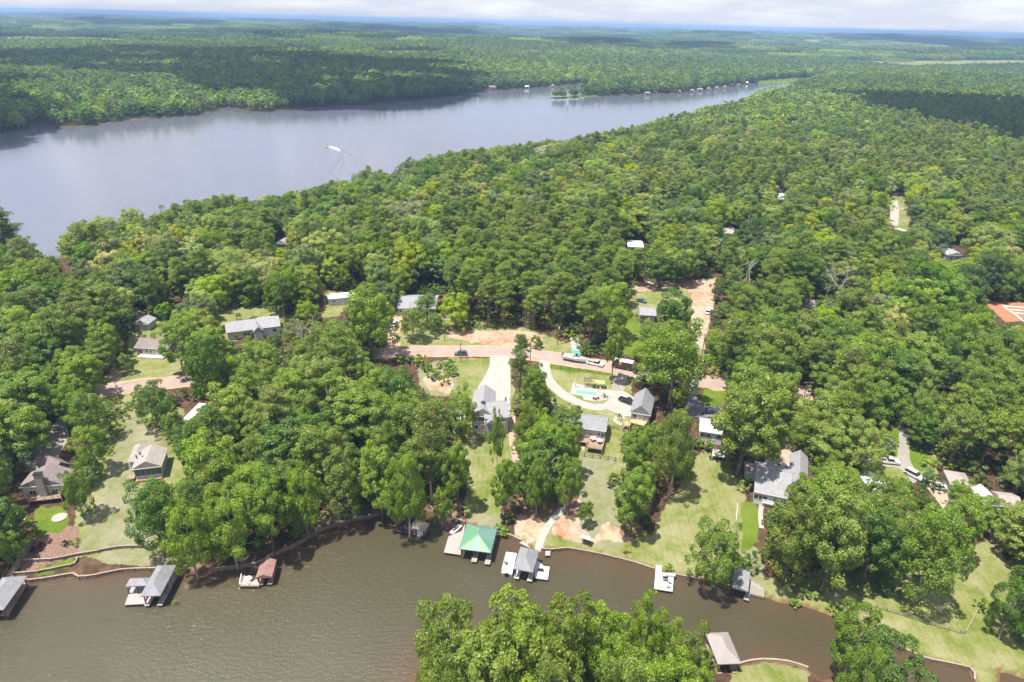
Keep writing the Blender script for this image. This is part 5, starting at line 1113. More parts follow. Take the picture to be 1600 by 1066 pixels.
B6 = boathouse('grey hip-roofed boathouse with white side docks and a lift', (802, 889.7), (832.6, 895.6), (838.2, 860.2), 3.3, 1.7, 'h', RF_GREY, mat('pale_planks', (.55, .52, .52), .8, wave=(2.2, 'X')))
dock_piece(B6[0], B6[3], B6[4], [(835.5, 903), (855.8, 905.7), (858.8, 885.8), (850, 885), (841.5, 877), (836.5, 876)], D_WHITE)
MB().box((0, -B6[6] + .3, 2.7), (2 * B6[5], .12, .16)).build('lift_beam', POSTM, B6[0])
t7 = thing('dock', 'plain white T-shaped dock with lounge chairs on the shore lawn', 'dock', at_z(1037, 903, 0), 0)
dock_piece(t7, at_z(1037, 903, 0), 0, [(1025.2, 883), (1033.8, 883.7), (1033.8, 894.4), (1053, 898), (1050.8, 924.3), (1022.2, 919.7)], D_WHITE, .85)
MB().box((0, 0, 0), (2.2, .9, .5)).build('dock_box', mat('lilac_box', (.42, .36, .42), .8), t7, local(at_z(1037, 903, 0), 0, at_z(1047.5, 898.6, 1.1)))
B8 = boathouse('flat grey boathouse beside the concrete pad on the lower shore', (1143.2, 918.6), (1168.8, 926), (1172.6, 896), 3.0, .5, 'y', RF_GREY, D_GREY, walks='b')
dock_piece(B8[0], B8[3], B8[4], [(1162, 936), (1170, 938.8), (1175, 906), (1169, 904)], D_GREY, .8)
slab('boat_pad', [(1172.5, 905), (1194, 920), (1194.5, 933), (1172, 927.5)], M_conc, z=.85, thick=.6)
B9 = boathouse('tan hip-roofed boathouse standing in the water off the near bank', (1121.5, 1039.5), (1158.3, 1038), (1138, 989), 3.2, 1.6, 'h', RF_PINK, D_WOOD, walks='lrb')
t10 = thing('dock', 'tiny pink landing platform on the seawall right of the shore walk', 'dock', at_z(857, 866, 0), 0)
dock_piece(t10, at_z(857, 866, 0), 0, [(852, 868), (859.5, 868), (860, 861), (852.5, 861)], D_PINK, .8)
t11 = thing('jet_float', 'small white float moored beside the pink deck', 'float', at_z(712, 829, .1), 1.0)
MB().side([(-1.7, .1), (1.5, .1), (1.9, .45), (-1.7, .45)], -.6, .6).build('hull', TRIM, t11); MB().box((-.3, 0, .62), (1.2, .5, .34)).build('seat', POSTM, t11)
# ------------------------------------------------------------------ boats
def hull(mb, L_, B_, H_, n=9, flare=.75):
    vs, fs = [], []
    for i in range(n):
        u_ = i / (n - 1); x = (u_ - .5) * L_; w = B_ / 2 * (1 if u_ < .5 else max(.03, 1 - ((u_ - .5) / .5) ** 2.2)); z = H_ + .25 * max(0, u_ - .5)
        vs += [(x, -w, z), (x, -w * flare, .12), (x, 0, -.15 + .3 * max(0, u_ - .6)), (x, w * flare, .12), (x, w, z)]
    for i in range(n - 1):
        for k in range(4): a = i * 5 + k; fs.append((a, a + 1, a + 6, a + 5))
    fs.append((0, 1, 2, 3, 4)); e = (n - 1) * 5; fs.append((e + 4, e + 3, e + 2, e + 1, e))
    for i in range(n - 1): a = i * 5; fs.append((a + 4, a, a + 5, a + 9))
    return mb.add(vs, fs)
p = at_z(795.5, 884, 0); a_ = at_z(790, 898.5, 0); b_ = at_z(797.5, 868, 0); dr = math.atan2((b_ - a_).y, (b_ - a_).x)
t = thing('pontoon_boat', 'white pontoon boat moored left of the grey hip-roofed boathouse', 'boat', p, dr)
PL = (b_ - a_).length; PB = 2.6
for s in (-1, 1): MB().tube((-PL / 2, s * .95, .15), (PL / 2 - .5, s * .95, .15), .3, n=8).tube((PL / 2 - .5, s * .95, .15), (PL / 2, s * .95, .3), .3, .05, 8).build('pontoon', mat('bare_aluminium', (.6, .6, .62), .35, metal=.6), t)
MB().box((0, 0, .55), (PL, PB, .16)).build('deck', D_WHITE, t)
for s in (-1, 1): MB().box((0, s * (PB / 2 - .04), .95), (PL - .4, .06, .62)).build('fence_panel', TRIM, t)
MB().box((PL / 2 - .2, 0, .95), (.06, PB - .2, .62)).build('fence_panel', TRIM, t)
for x, y in ((1.6, .8), (1.6, -.8), (-1.6, .85), (-.4, -.85)): MB().box((x, y, .8), (1.3, .6, .36)).build('bench', CHAIRM, t)
MB().box((-.3, .6, .95), (.5, .6, .7)).build('console', POSTM, t); MB().box((-PL / 2 - .25, 0, .45), (.45, .5, 1.0)).build('outboard_motor', BLACK, t)
# speedboat with its wake on the lake
p = at_z(510, 229.5, 0); q = at_z(530, 234, 0); dr = math.atan2((p - q).y, (p - q).x)
t = thing('speedboat', 'white speedboat crossing the big lake ahead of a foam trail', 'boat', p, dr)
hull(MB(), 7.5, 2.5, .8).build('hull', TRIM, t); MB().frustum((-.6, 1.0, -.8, .8), (-.5, .5, -.6, .6), .8, 1.5).build('windshield', GLASS, t); MB().box((-2.2, 0, .9), (1.4, 1.8, .4)).build('seat', RED, t)
FOAM = mat('foam', (.85, .87, .9), .9, var=.05)
def water_strip(name, px, widths, m, z=.03):
    c_ = catmull([at_z(a, b2, 0) for a, b2 in px], 3); vs = []; fs = []
    for i, p_ in enumerate(c_):
        d_ = (c_[min(i + 1, len(c_) - 1)] - c_[max(i - 1, 0)]).normalized(); w = np.interp(i / (len(c_) - 1), np.linspace(0, 1, len(widths)), widths) / 2 * (1 + .2 * math.sin(i * 1.9)); s_ = Vector((-d_.y, d_.x, 0))
        vs += [p_ + s_ * w, p_ - s_ * w, p_ + s_ * w * .4 + Vector((0, 0, .25)), p_ - s_ * w * .4 + Vector((0, 0, .25))]
    for v in vs: v.z += z
    for i in range(len(c_) - 1): a = 4 * i; fs += [(a, a + 4, a + 6, a + 2), (a + 2, a + 6, a + 7, a + 3), (a + 3, a + 7, a + 5, a + 1)]
    me = bpy.data.meshes.new(name); me.from_pydata([tuple(v) for v in vs], [], fs); me.materials.append(m); return link(name, me)
tag(water_strip('wake_foam', [(509.5, 229.3), (514, 229.4), (520, 230.6), (526, 233), (532, 236.5)], [1.2, 3.6, 4.6, 3.4, .4], FOAM), kind='stuff')
WAKE = mat('ripple_shade', (.10, .10, .09), .25, var=.1)
for pts_ in ([(532, 236), (533, 243), (531, 250), (524, 260), (514, 270)], [(533, 236), (535, 244), (535, 254), (532, 266)], [(533, 234.5), (540, 237), (547, 242), (553, 247)], [(531, 238), (530, 246), (525, 254), (516, 263)]):
    tag(water_strip('wake_ripple', pts_, [1.2, 1.8, 1.4, .5], WM_LAKE, .01), kind='stuff')
# speedboat on a trailer behind the white pickup: along the road
def on_road(px, py, dx): a = P(px, py); b2 = P(px + 6, py + dx); return a, math.atan2((b2 - a).y, (b2 - a).x)
p, dr = on_road(898, 565.5, 1.15); p.z += .12
t = thing('boat_trailer', 'flatbed boat trailer hitched to the white pickup on the road', 'trailer', p, dr)
MB().box((0, .55, .5), (7.4, .12, .14)).box((0, -.55, .5), (7.4, .12, .14)).box((4.4, 0, .5), (2.4, .12, .14)).build('frame', POSTM, t)
WHEEL = MB().tube((0, -.11, 0), (0, .11, 0), .36, n=12).mesh('wheel', BLACK); RIM = MB().tube((0, -.125, 0), (0, .125, 0), .19, n=8).mesh('rim', mat('alloy', (.55, .55, .56), .3, metal=.6))
def wheel(root, x, y, r=.36):
    o = link('wheel', WHEEL, root, (x, y, r)); o.scale = (r / .36, 1, r / .36); link('rim', RIM, o); return o
for x in (-1.6, -.8):
    for s in (-1, 1): wheel(t, x, s * .98, .33)
b = thing('trailer_boat', 'white powerboat with a teal canopy carried on the road trailer', 'boat', p + Vector((0, 0, .75)), dr)
hull(MB(), 8.6, 2.6, 1.15).build('hull', TRIM, b); MB().box((-.3, 0, 1.12), (4.2, 1.8, .1)).build('cockpit', mat('grey_liner', (.45, .45, .47), .7), b)
MB().box((.3, 0, 1.6), (.9, .9, .9)).build('console', TRIM, b); MB().frustum((.4, 1.0, -.6, .6), (.4, .7, -.5, .5), 1.7, 2.3).build('windshield', GLASS, b)
MB().box((.1, 0, 3.0), (2.6, 1.9, .12)).build('canopy', mat('teal_canvas', (.03, .38, .33), .8), b)
for x in (-.9, 1.1):
    for s in (-.8, .8): MB().tube((x, s, 1.2), (x, s, 2.95), .035).build('canopy_post', TRIM, b)
for s in (-.4, .4): MB().box((-4.5, s, 1.0), (.5, .4, 1.1)).build('outboard_motor', BLACK, b)
# ------------------------------------------------------------------ vehicles
def paint(nm, c, r=.3): return mat(nm, c, r, var=.03, spec=.6)
def car(label, px, py, heading, col, kind='suv', name='car', cat='car', L_=4.7, turn=None, group='vehicles parked along the road and drives'):
    p = P(px, py); p.z += .1
    if turn is None: _, turn = on_road(px, py, heading)
    t = thing(name, label, cat, p, turn, group); B_ = 1.85
    top, zb = {'suv': (1.75, .95), 'sedan': (1.42, .88), 'pickup': (1.85, 1.02)}[kind]; hl = L_ / 2
    m = col
    if kind == 'pickup':
        MB().side([(-hl, .45), (hl - .1, .45), (hl, .7), (hl - .1, 1.0), (hl - 1.3, 1.08), (hl - 1.5, 1.1), (-.35, 1.1), (-.35, .72), (-hl, .72)], -B_ / 2, B_ / 2).build('body', m, t)
        for s in (-1, 1): MB().box(((-hl - .35) / 2, s * (B_ / 2 - .06), .92), (hl - .35, .11, .42)).build('bed_side', m, t)
        MB().box((-hl + .05, 0, .92), (.1, B_ - .24, .42)).build('tailgate', m, t); MB().box(((-hl - .35) / 2, 0, .735), (hl - .45, B_ - .26, .03)).build('bed_floor', BLACK, t)
        MB().frustum((-.35, hl - 1.35, -B_ / 2 + .02, B_ / 2 - .02), (-.2, hl - 2.0, -B_ / 2 + .22, B_ / 2 - .22), 1.1, top).build('glasshouse', GLASS, t)
        MB().box(((hl - 2.2) / 2, 0, top + .035), (hl - 1.85, B_ - .4, .07)).build('roof', m, t)
    else:
        x0, x1, r0, r1 = (-hl + .15, hl - 1.15, -hl + .5, hl - 1.9) if kind == 'suv' else (-hl + .6, hl - 1.2, -hl + 1.3, hl - 2.0)
        MB().side([(-hl, .4), (hl - .1, .4), (hl, .62), (hl - .15, .85), (hl - 1.1, zb), (-hl + .15, zb), (-hl, .75)], -B_ / 2, B_ / 2).build('body', m, t)
        MB().frustum((x0, x1, -B_ / 2 + .03, B_ / 2 - .03), (r0, r1, -B_ / 2 + .24, B_ / 2 - .24), zb, top).build('glasshouse', GLASS, t)
        MB().box(((r0 + r1) / 2, 0, top + .03), (r1 - r0 + .06, B_ - .44, .07)).build('roof', m, t)
    for x in (-hl + .85, hl - .9):
        for s in (-1, 1): wheel(t, x, s * (B_ / 2 - .08), .36)
    for s in (-1, 1):
        MB().box((hl - .06, s * .65, .74), (.1, .34, .16)).build('headlight', TRIM, t); MB().box((-hl, s * .72, .72), (.06, .24, .2)).build('taillight', RED, t)
    return t
WHT, SILV, NAVY, DK, BLK = paint('white_paint', (.80, .80, .79)), paint('silver_paint', (.5, .51, .53)), paint('blue_grey_paint', (.10, .15, .20)), paint('dark_grey_paint', (.05, .055, .075)), paint('black_gloss', (.02, .02, .025))
car('blue-grey SUV driving on the road left of the white driveway', 720, 555, .0, NAVY, 'suv', turn=math.pi)
car('white pickup towing the boat trailer on the road', 930, 571, 1.3, WHT, 'pickup', 'pickup_truck', 'pickup', 5.9)
car('black pickup parked nose-in at the garage house', 980, 630, 2.3, BLK, 'pickup', 'pickup_truck', 'pickup', 5.8)
car('dark blue sedan on the dark asphalt driveway', 1107, 645.5, .2, DK, 'sedan', L_=4.8, turn=math.pi)
car('white pickup on the side branch of the right-hand concrete driveway', 1387, 724, .5, WHT, 'pickup', 'pickup_truck', 'pickup', 6.0)
car('white SUV at the lower end of the right-hand concrete driveway', 1427, 745, 0, WHT, 'suv', turn=R(-58), L_=5.0)
car('dark SUV parked in tree shade right of the concrete driveway', 1446, 704, 0, DK, 'suv', turn=R(90))
car('white car on the gravel lane of the clay clearing', 1090, 512, 0, WHT, 'suv', turn=R(-90))
car('grey car parked at the top of the far gravel turnaround', 1467, 764, .5, SILV, 'sedan', turn=R(-10))
car('white van beside the dirt driveway of the pale grey house', 617, 508, 0, WHT, 'suv', turn=R(80))
car('white work van at the edge of the clay clearing under trees', 1108, 489, 0, WHT, 'suv', turn=R(60), L_=5.5)
car('silver car on the tan gravel yard behind the L-shaped house', 1224, 733, 0, SILV, 'sedan', turn=R(5))
# delivery truck
p, dr = on_road(972, 576, 1.2); p.z += .12
t = thing('delivery_truck', 'boxy brown delivery truck with a white roof on the road', 'truck', p, dr + math.pi)
BRN = paint('brown_paint', (.075, .035, .02), .4)
MB().side([(-3.6, .55), (3.4, .55), (3.6, .9), (3.5, 1.5), (3.0, 1.6), (2.9, 2.95), (-3.6, 2.95)], -1.15, 1.15).build('body', BRN, t); MB().box((-.35, 0, 3.03), (6.6, 2.36, .16)).build('roof', TRIM, t)
MB().box((2.98, 0, 2.25), (.08, 1.9, .95)).build('windshield', GLASS, t)
for s in (-1, 1): MB().box((2.1, s * 1.16, 2.0), (.9, .05, 1.0)).build('side_window', GLASS, t)
for s in (-1, 1):
    e = MB().prism([(-.45, .5), (.45, .5), (.45, -.05), (0, -.55), (-.45, -.05)], 0, .03).build('emblem', mat('gold_paint', (.62, .40, .10), .5), t, (.6, s * 1.155, 2.2)); e.rotation_euler = (R(90) * (1 if s < 0 else -1), 0, 0 if s < 0 else math.pi)
    if s > 0: e.rotation_euler = (R(90), 0, math.pi)
for x in (-2.3, 2.5):
    for s in (-1, 1): wheel(t, x, s * 1.05, .45)
for s in (-1, 1): MB().box((3.58, s * .8, .95), (.08, .3, .2)).build('headlight', TRIM, t)
# low white trailer / scrap in the clearing
car('dark blue sedan parked on the grass behind the little cottage', 1002, 472, 0, NAVY, 'sedan', turn=R(-35))
# ------------------------------------------------------------------ pool court
POOLW = mat('pool_water', (.17, .36, .27), .08, var=.1, scale=.4, spec=.6); COPING = mat('pool_coping', (.68, .65, .58), .8, var=.06)
gpool = P(917, 616).z
slab('pool_deck', [(895, 599), (915, 603), (960, 611), (966, 612), (958, 622), (946, 626), (930, 628), (912, 625), (910, 620), (891, 616)], M_white_c, .12)
pw = [at_z(a, b_, gpool + .3) for a, b_ in ((899.5, 608.5), (934, 612.5), (933, 620.5), (898, 615.5))]
t = thing('swimming_pool', 'rectangular green-blue swimming pool in a pale concrete deck', 'pool', (pw[0] + pw[2]) / 2, 0)
c0 = (pw[0] + pw[2]) / 2
lp = [(v.x - c0.x, v.y - c0.y) for v in pw]
if sum(lp[i][0] * lp[(i + 1) % 4][1] - lp[(i + 1) % 4][0] * lp[i][1] for i in range(4)) < 0: lp = lp[::-1]
MB().prism(lp, -.6, -.06).build('water', POOLW, t)
cb = MB()
for i in range(4):
    p, q = Vector(lp[i]), Vector(lp[(i + 1) % 4]); d_ = q - p; m_ = (p + q) / 2; cb.box((m_.x, m_.y, -.25), (d_.length + .4, .4, .7), math.atan2(d_.y, d_.x))
cb.build('coping', COPING, t)
def at_ground(px, py): return P(px, py)
p = P(920, 604); t = thing('pergola', 'small dark-slatted pergola at the back of the pool deck', 'pergola', p, R(-7))
for x in (-1.5, 1.5):
    for y in (-1.1, 1.1): MB().box((x, y, 1.2), (.16, .16, 2.6)).build('post', PINEWOOD, t)
for y in (-1.1, 1.1): MB().box((0, y, 2.55), (3.5, .12, .2)).build('beam', PINEWOOD, t)
sm = MB().box((0, 0, 0), (.22, 2.7, .1)).mesh('slat', mat('dark_slat', (.09, .075, .07), .8))
for k in range(9): link('slat', sm, t, (-1.6 + k * .4, 0, 2.7))
p = P(934, 606); t = thing('shade_shelter', 'tan thatched shelter beside the pergola on the pool deck', 'shelter', p, R(-7))
roof_gable(4.4, 2.4, .7, 'x').build('roof', mat('thatch', (.45, .42, .17), .95, col2=(.33, .30, .12), scale=2), t, (0, 0, 2.0))
for x in (-2, 2):
    for y in (-1, 1): MB().box((x, y, .95), (.14, .14, 2.2)).build('post', PINEWOOD, t)
p = P(898, 603); t = thing('parasol', 'closed pale parasol at the corner of the pool deck', 'parasol', p)
MB().tube((0, 0, 0), (0, 0, 2.6), .04).build('pole', POSTM, t); MB().tube((0, 0, 1.1), (0, 0, 2.7), .32, .05, 8).build('canopy', UMB, t)
def chair(px, py, lab, m, rz=0.0, up=.13, z=None, group='chairs around the pool and docks'):
    p = P(px, py) if z is None else at_z(px, py, z)
    if z is None: p.z += up
    t = thing('lounge_chair', lab, 'chair', p, rz, group)
    MB().box((0, 0, .4), (.62, .6, .09)).build('seat', m, t); MB().side([(-.30, .4), (-.22, .4), (-.42, .95), (-.5, .93)], -.3, .3).build('backrest', m, t)
    lm = MB().box((0, 0, .18), (.06, .06, .36)).mesh('leg', m)
    for x in (-.26, .26):
        for y in (-.26, .26): link('leg', lm, t, (x, y, 0))
    return t
chair(927.5, 624, 'left red chair on the pool deck below the pool', RED, 1.5); chair(934.5, 624, 'right red chair on the pool deck below the pool', RED, 1.7)
chair(931, 625.5, 'middle red seat between the two red pool chairs', RED, 1.6); chair(944, 618, 'wicker chair on the planted edge right of the pool', D_WOOD, .4); chair(932, 607, 'white lounge chair left in front of the thatched shelter', CHAIRM, -1.6); chair(938, 608.5, 'white lounge chair right in front of the thatched shelter', CHAIRM, -1.4)
chair(902, 605, 'white chair beside the closed parasol', CHAIRM, -.8)
for k, (a, b_) in enumerate(((842.6, 891.5), (845, 891.8), (847.4, 892.2))): chair(a, b_, ('left', 'middle', 'right')[k] + ' dark seat on the white dock right of the grey boathouse', BLACK, 1.5, z=.8)
for k, (a, b_, r_) in enumerate(((1037.5, 904, 1.5), (1041, 904.8, 1.5), (1037.5, 907, 1.5), (1041, 907.5, 1.6), (1046.5, 912, .6), (1043, 918, 2.4))):
    chair(a, b_, ['dark lounge chair at the back of the white T-shaped dock, left', 'dark lounge chair at the back of the white T-shaped dock, right', 'grey lounge chair in the second row of the white dock, left', 'grey lounge chair in the second row of the white dock, right', 'folded chair turned sideways on the white dock', 'front lounge chair near the white dock edge'][k], BLACK if k < 2 else D_GREY, r_, z=.85)
def table(px, py, lab, z, m, up=.73, r=.75):
    p = at_z(px, py, z); t = thing('round_table', lab, 'table', p); MB().tube((0, 0, up), (0, 0, up + .06), r, n=14).build('tabletop', m, t); MB().tube((0, 0, 0), (0, 0, up), .07).build('pedestal', POSTM, t); MB().tube((0, 0, 0), (0, 0, .05), .35, n=10).build('base', POSTM, t)
gz_ = DECKH[7] + 1.1
table(927, 687.5, 'round table with pink cover on the brown house deck', gz_, CUSH, r=1.1); table(936.5, 691.5, 'round pale table at the right of the brown house deck', gz_, CHAIRM, r=.9)
for a, b_, l_, m_ in ((924, 685.5, 'pink-cushioned chair at the left of the deck table', CUSH), (931, 687, 'pink-cushioned chair at the right of the deck table', CUSH), (926, 690.5, 'pink-cushioned chair in front of the deck table', CUSH), (937, 694, 'dark chair in front of the pale deck table', POSTM), (935.5, 686, 'white chair against the deck house wall', CHAIRM)):
    chair(a, b_, l_, m_, 1.5, z=gz_, group='chairs on the brown house deck')
gz2 = GARH[7] + 2.9
chair(1002, 653, 'dark chair on the lumber balcony of the garage house, left', BLACK, 1.2, z=gz2); chair(1006, 655, 'dark chair on the lumber balcony of the garage house, right', BLACK, 1.4, z=gz2)
table(388.5, 907.5, 'round white table on the deck of the rust-roofed hut', .8, CHAIRM, r=.8)
chair(385, 905, 'white chair left of the table on the hut deck', CHAIRM, 0, z=.8); chair(392, 906.5, 'white chair right of the table on the hut deck', CHAIRM, 3.1, z=.8); chair(389, 911.5, 'white chair in front of the table on the hut deck', CHAIRM, 1.5, z=.8)
for k, (a, b_) in enumerate(((48, 772), (58, 773), (68, 774), (80, 772), (88, 770))): chair(a, b_, ['leftmost', 'second', 'middle', 'fourth', 'rightmost'][k] + ' brown chair on the deck below the stone chimney', PINEWOOD, 1.5, up=1.0)
p = P(93, 809); tag(MB().tube((0, 0, -.2), (0, 0, .16), 1.7, n=18).build('fire_pit_pad', mat('pale_gravel', (.36, .32, .265), .95), None, p), 'round pale gravel circle on the dark green lawn', 'fire pit')
# swing with a small roof
p = P(915, 850); t = thing('garden_swing', 'roofed garden swing on the shore lawn by the red clay bank', 'swing', p, R(-25))
for x in (-1.0, 1.0):
    for y in (-.6, .6): MB().tube((x, y, -.1), (x, y * .3, 2.2), .06).build('leg', POSTM, t)
roof_gable(2.5, 1.7, .35, 'x', .08).build('roof', RF_METAL, t, (0, 0, 2.15)); MB().box((0, 0, .55), (1.6, .5, .08)).build('seat', D_WOOD, t); MB().box((0, .27, .9), (1.6, .07, .6)).build('backrest', D_WOOD, t)
# ------------------------------------------------------------------ seawalls, retaining walls and fences
def run_wall(name, label, px, z0, z1, thick, m, capm, cat='wall', seg=2.4, posts=True, on_ground=False, rail=False, group='walls along the shore'):
    pts = [P(a, b_) if on_ground else at_z(a, b_, 0) for a, b_ in px]
    c_ = catmull([(q.x, q.y, 0) for q in pts], seg); t = thing(name, label, cat, (c_[0].x, c_[0].y, 0), 0, group); o_ = c_[0]
    pm = None
    for i in range(len(c_) - 1):
        a, b_ = c_[i] - o_, c_[i + 1] - o_; d_ = b_ - a; m_ = (a + b_) / 2; an = math.atan2(d_.y, d_.x)
        g = hgt(c_[i].x, c_[i].y) if on_ground else 0
        if rail:
            MB().box((m_.x, m_.y, g + z1 - .06), (d_.length - .09, .07, .1), an).box((m_.x, m_.y, g + z1 - .55), (d_.length - .09, .05, .08), an).build('rail', m, t)
        else:
            MB().box((m_.x, m_.y, g + (z0 + z1) / 2), (d_.length - .03, thick, z1 - z0), an).build('panel', m, t)
            MB().box((m_.x, m_.y, g + z1 + .06), (d_.length, thick + .06, .10), an).build('cap', capm, t)
        if posts: MB().box((a.x, a.y, g + (z0 + z1) / 2 + .02), (.2, thick + .3 if not rail else .12, z1 - z0 + .04), an).build('post', m, t)
    return t
TIMBER = mat('old_timber', (.26, .19, .145), .95, col2=(.15, .11, .085), scale=1.6, bump=.5); CAPW = mat('sun_bleached_cap', (.40, .33, .25), .9, col2=(.26, .21, .15), scale=1.5); CAPD = mat('dark_cap', (.30, .25, .21), .9, col2=(.2, .165, .14), scale=1.5)
run_wall('seawall', 'timber seawall below the terraced dry lot at the left', [(28, 909), (50, 910), (85, 905), (115, 900), (124, 905), (152, 902), (190, 894), (235, 892), (296, 893)], -1.0, .85, .25, TIMBER, CAPW)
run_wall('seawall', 'shaded timber seawall curving under the big wood', [(330, 893), (354, 890), (400, 884), (430, 868), (461, 855), (486, 840), (514, 826), (552, 815), (592, 806)], -1.0, .85, .25, TIMBER, CAPD)
run_wall('seawall', 'low seawall left of the green-roofed boathouse', [(678, 800), (699, 803), (711, 813), (727, 819)], -1.0, .8, .25, TIMBER, CAPD)
run_wall('seawall', 'seawall between the green roof and the grey hip-roofed boathouse', [(770, 832), (785, 836), (799, 840), (812, 847)], -1.0, .8, .25, TIMBER, CAPW)
run_wall('seawall', 'long seawall along the mown shore lawn to the white dock', [(846, 861), (862, 862), (884, 860), (895, 861), (943, 870), (994, 883), (1020, 892)], -1.0, .8, .22, TIMBER, CAPW)
run_wall('seawall', 'seawall from the white dock to the flat grey boathouse', [(1054, 901), (1090, 908), (1133, 917), (1146, 921)], -1.0, .8, .22, TIMBER, CAPW)
run_wall('seawall', 'pale seawall curving along the right-hand field', [(1375, 991), (1415, 1019), (1453, 1034), (1514, 1047), (1521, 1066)], -1.0, .8, .25, TIMBER, CAPW)
run_wall('seawall', 'low stone edge of the near bank lawn at the bottom', [(1140, 1048), (1160, 1038), (1190, 1033), (1230, 1036), (1262, 1046)], -1.0, .6, .3, mat('bank_stone', (.50, .39, .30), .95, col2=(.36, .26, .19), scale=1.6), CAPW, posts=False)
run_wall('retaining_wall', 'upper timber retaining wall across the dry lot', [(38, 878), (80, 877), (121, 869), (155, 863), (190, 857), (245, 856)], -.2, .75, .2, TIMBER, CAPW, on_ground=True)
run_wall('retaining_wall', 'lower timber retaining wall below the strip of bright grass', [(22, 898), (60, 895), (100, 887), (117, 883), (122, 872)], -.2, .6, .2, TIMBER, CAPW, on_ground=True)
DARKF = mat('dark_metal_fence', (.10, .095, .09), .6)
def fence(label, px, h=1.25, m=DARKF, seg=2.6): run_wall('rail_fence', label, px, 0, h, .06, m, m, cat='fence', seg=seg, on_ground=True, rail=True, group='fences between the lawns')
fence('dark rail fence below the lawn of the deck house', [(902, 712), (925, 716), (950, 719), (972, 723)])
fence('dark rail fence along the road in front of the pool lawn', [(862, 575), (890, 578), (920, 582), (955, 588)], 1.1)
fence('low fence from the deck house lawn up to the garage house', [(951, 668), (965, 672), (985, 678)], 1.1)
fence('wire and post fence across the right-hand field', [(1352, 946), (1385, 955), (1420, 966), (1460, 979), (1500, 990), (1508, 990)], 1.0, mat('weathered_post', (.25, .22, .18), .9), 3.2)
fence('white edging rails beside the strip of bright grass', [(1152, 790), (1151, 805), (1150, 815)], .5, TRIM)
fence('short pale fence at the top right corner of the field', [(1508, 990), (1520, 968), (1532, 945)], .8, mat('pale_post', (.5, .45, .38), .9))
fence('dark fence around the left side of the loop driveway lawn', [(866, 622), (866, 640), (864, 655)], 1.1)
# stairs to the far left boathouse
p0, p1 = P(52, 842), P(14, 908); t = thing('wooden_stairs', 'long wooden stairs going down the bank to the far left boathouse', 'stairs', p0, math.atan2((p1 - p0).y, (p1 - p0).x))
LL = (p1 - p0).length; dz_ = p1.z - p0.z
for k in range(22):
    u_ = (k + .5) / 22; q = p0.lerp(p1, u_); MB().box((math.hypot(q.x - p0.x, q.y - p0.y), 0, max(hgt(q.x, q.y), .4) - p0.z + .35), (LL / 22 * .92, 1.5, .09)).build('tread', D_WOOD, t)
for s in (-1, 1):
    for k in range(7):
        q = p0.lerp(p1, k / 6); x_ = math.hypot(q.x - p0.x, q.y - p0.y); z_ = max(hgt(q.x, q.y), .4) - p0.z; MB().box((x_, s * .8, z_ + .6), (.1, .1, 1.6)).build('post', D_WOOD, t)
        if k:
            MB().tube((xp, s * .8, zp + 1.35), (x_, s * .8, z_ + 1.35), .05, n=4).build('handrail', D_WOOD, t)
        xp, zp = x_, z_
# ------------------------------------------------------------------ poles and wires
POLEM = mat('creosote_pole', (.20, .16, .13), .9, col2=(.13, .10, .085))
POLES = []
def pole(px, py, topy, label, tr=True):
    p = P(px, py); H = 9.5
    for _ in range(40):
        yy = project([(p.x, p.y, p.z + H)])[0][0][1]; H += (yy - topy) * .12
    H = max(6, min(H, 13)); t = thing('utility_pole', label, 'utility pole', p, rng.uniform(-.2, .2), 'utility poles along the road')
    MB().tube((0, 0, -1), (0, 0, H), .16, .11, 8).build('pole', POLEM, t); MB().box((0, .14, H - .5), (2.2, .1, .12)).build('crossarm', POLEM, t)
    if tr: MB().tube((.32, 0, H - 2.2), (.32, 0, H - 1.2), .24, n=10).build('transformer', mat('transformer_grey', (.55, .56, .57), .5), t)
    im = MB().tube((0, 0, 0), (0, 0, .2), .06, n=6).mesh('insulator', TRIM)
    for x in (-1, -.4, 1): link('insulator', im, t, (x, .14, H - .44))
    POLES.append(Vector((p.x, p.y, p.z + H))); return p, H
pole(188, 632, 595, 'leaning-looking utility pole at the left road bend'); pole(695, 533, 494, 'utility pole with a transformer on the grassy bank left of the red clay')
pole(871, 539, 506, 'utility pole on the verge behind the boat trailer'); pole(720, 566, 536, 'thin pole beside the blue-grey SUV', False); pole(1256, 622, 600, 'utility pole at the road above the brick path', False)
pole(1096, 560, 522, 'pole in the grassy gap right of the very large tree', False); pole(1408, 318, 286, 'utility pole at the back of the bare lane clearing', False); pole(1427, 346, 318, 'white-topped utility pole in front in the bare lane clearing')
pole(1238, 692, 660, 'slanted pole on the grass above the gravel yard', False); pole(828, 573, 540, 'pole beside the slim dark evergreen at the road', False)
def wire(a, b_, label, sag=.9):
    pts = [a.lerp(b_, k / 10) - Vector((0, 0, sag * 4 * (k / 10) * (1 - k / 10))) for k in range(11)]; mb = MB()
    for p, q in zip(pts[:-1], pts[1:]): mb.tube(p, q, .035, n=4)
    tag(mb.build('power_line', BLACK), label, 'power line', 'power lines over the road')
for off, wd in ((-.05, 'upper'), (-1.6, 'lower')):
    o_ = Vector((0, 0, off))
    wire(POLES[1] + o_, POLES[2] + o_, f'{wd} power line over the red clay bank between two poles'); wire(POLES[2] + o_, POLES[5] + o_, f'{wd} power line from the verge pole toward the grassy gap'); wire(POLES[0] + o_, POLES[1] + o_, f'{wd} power line running from the left road bend to the grassy bank')
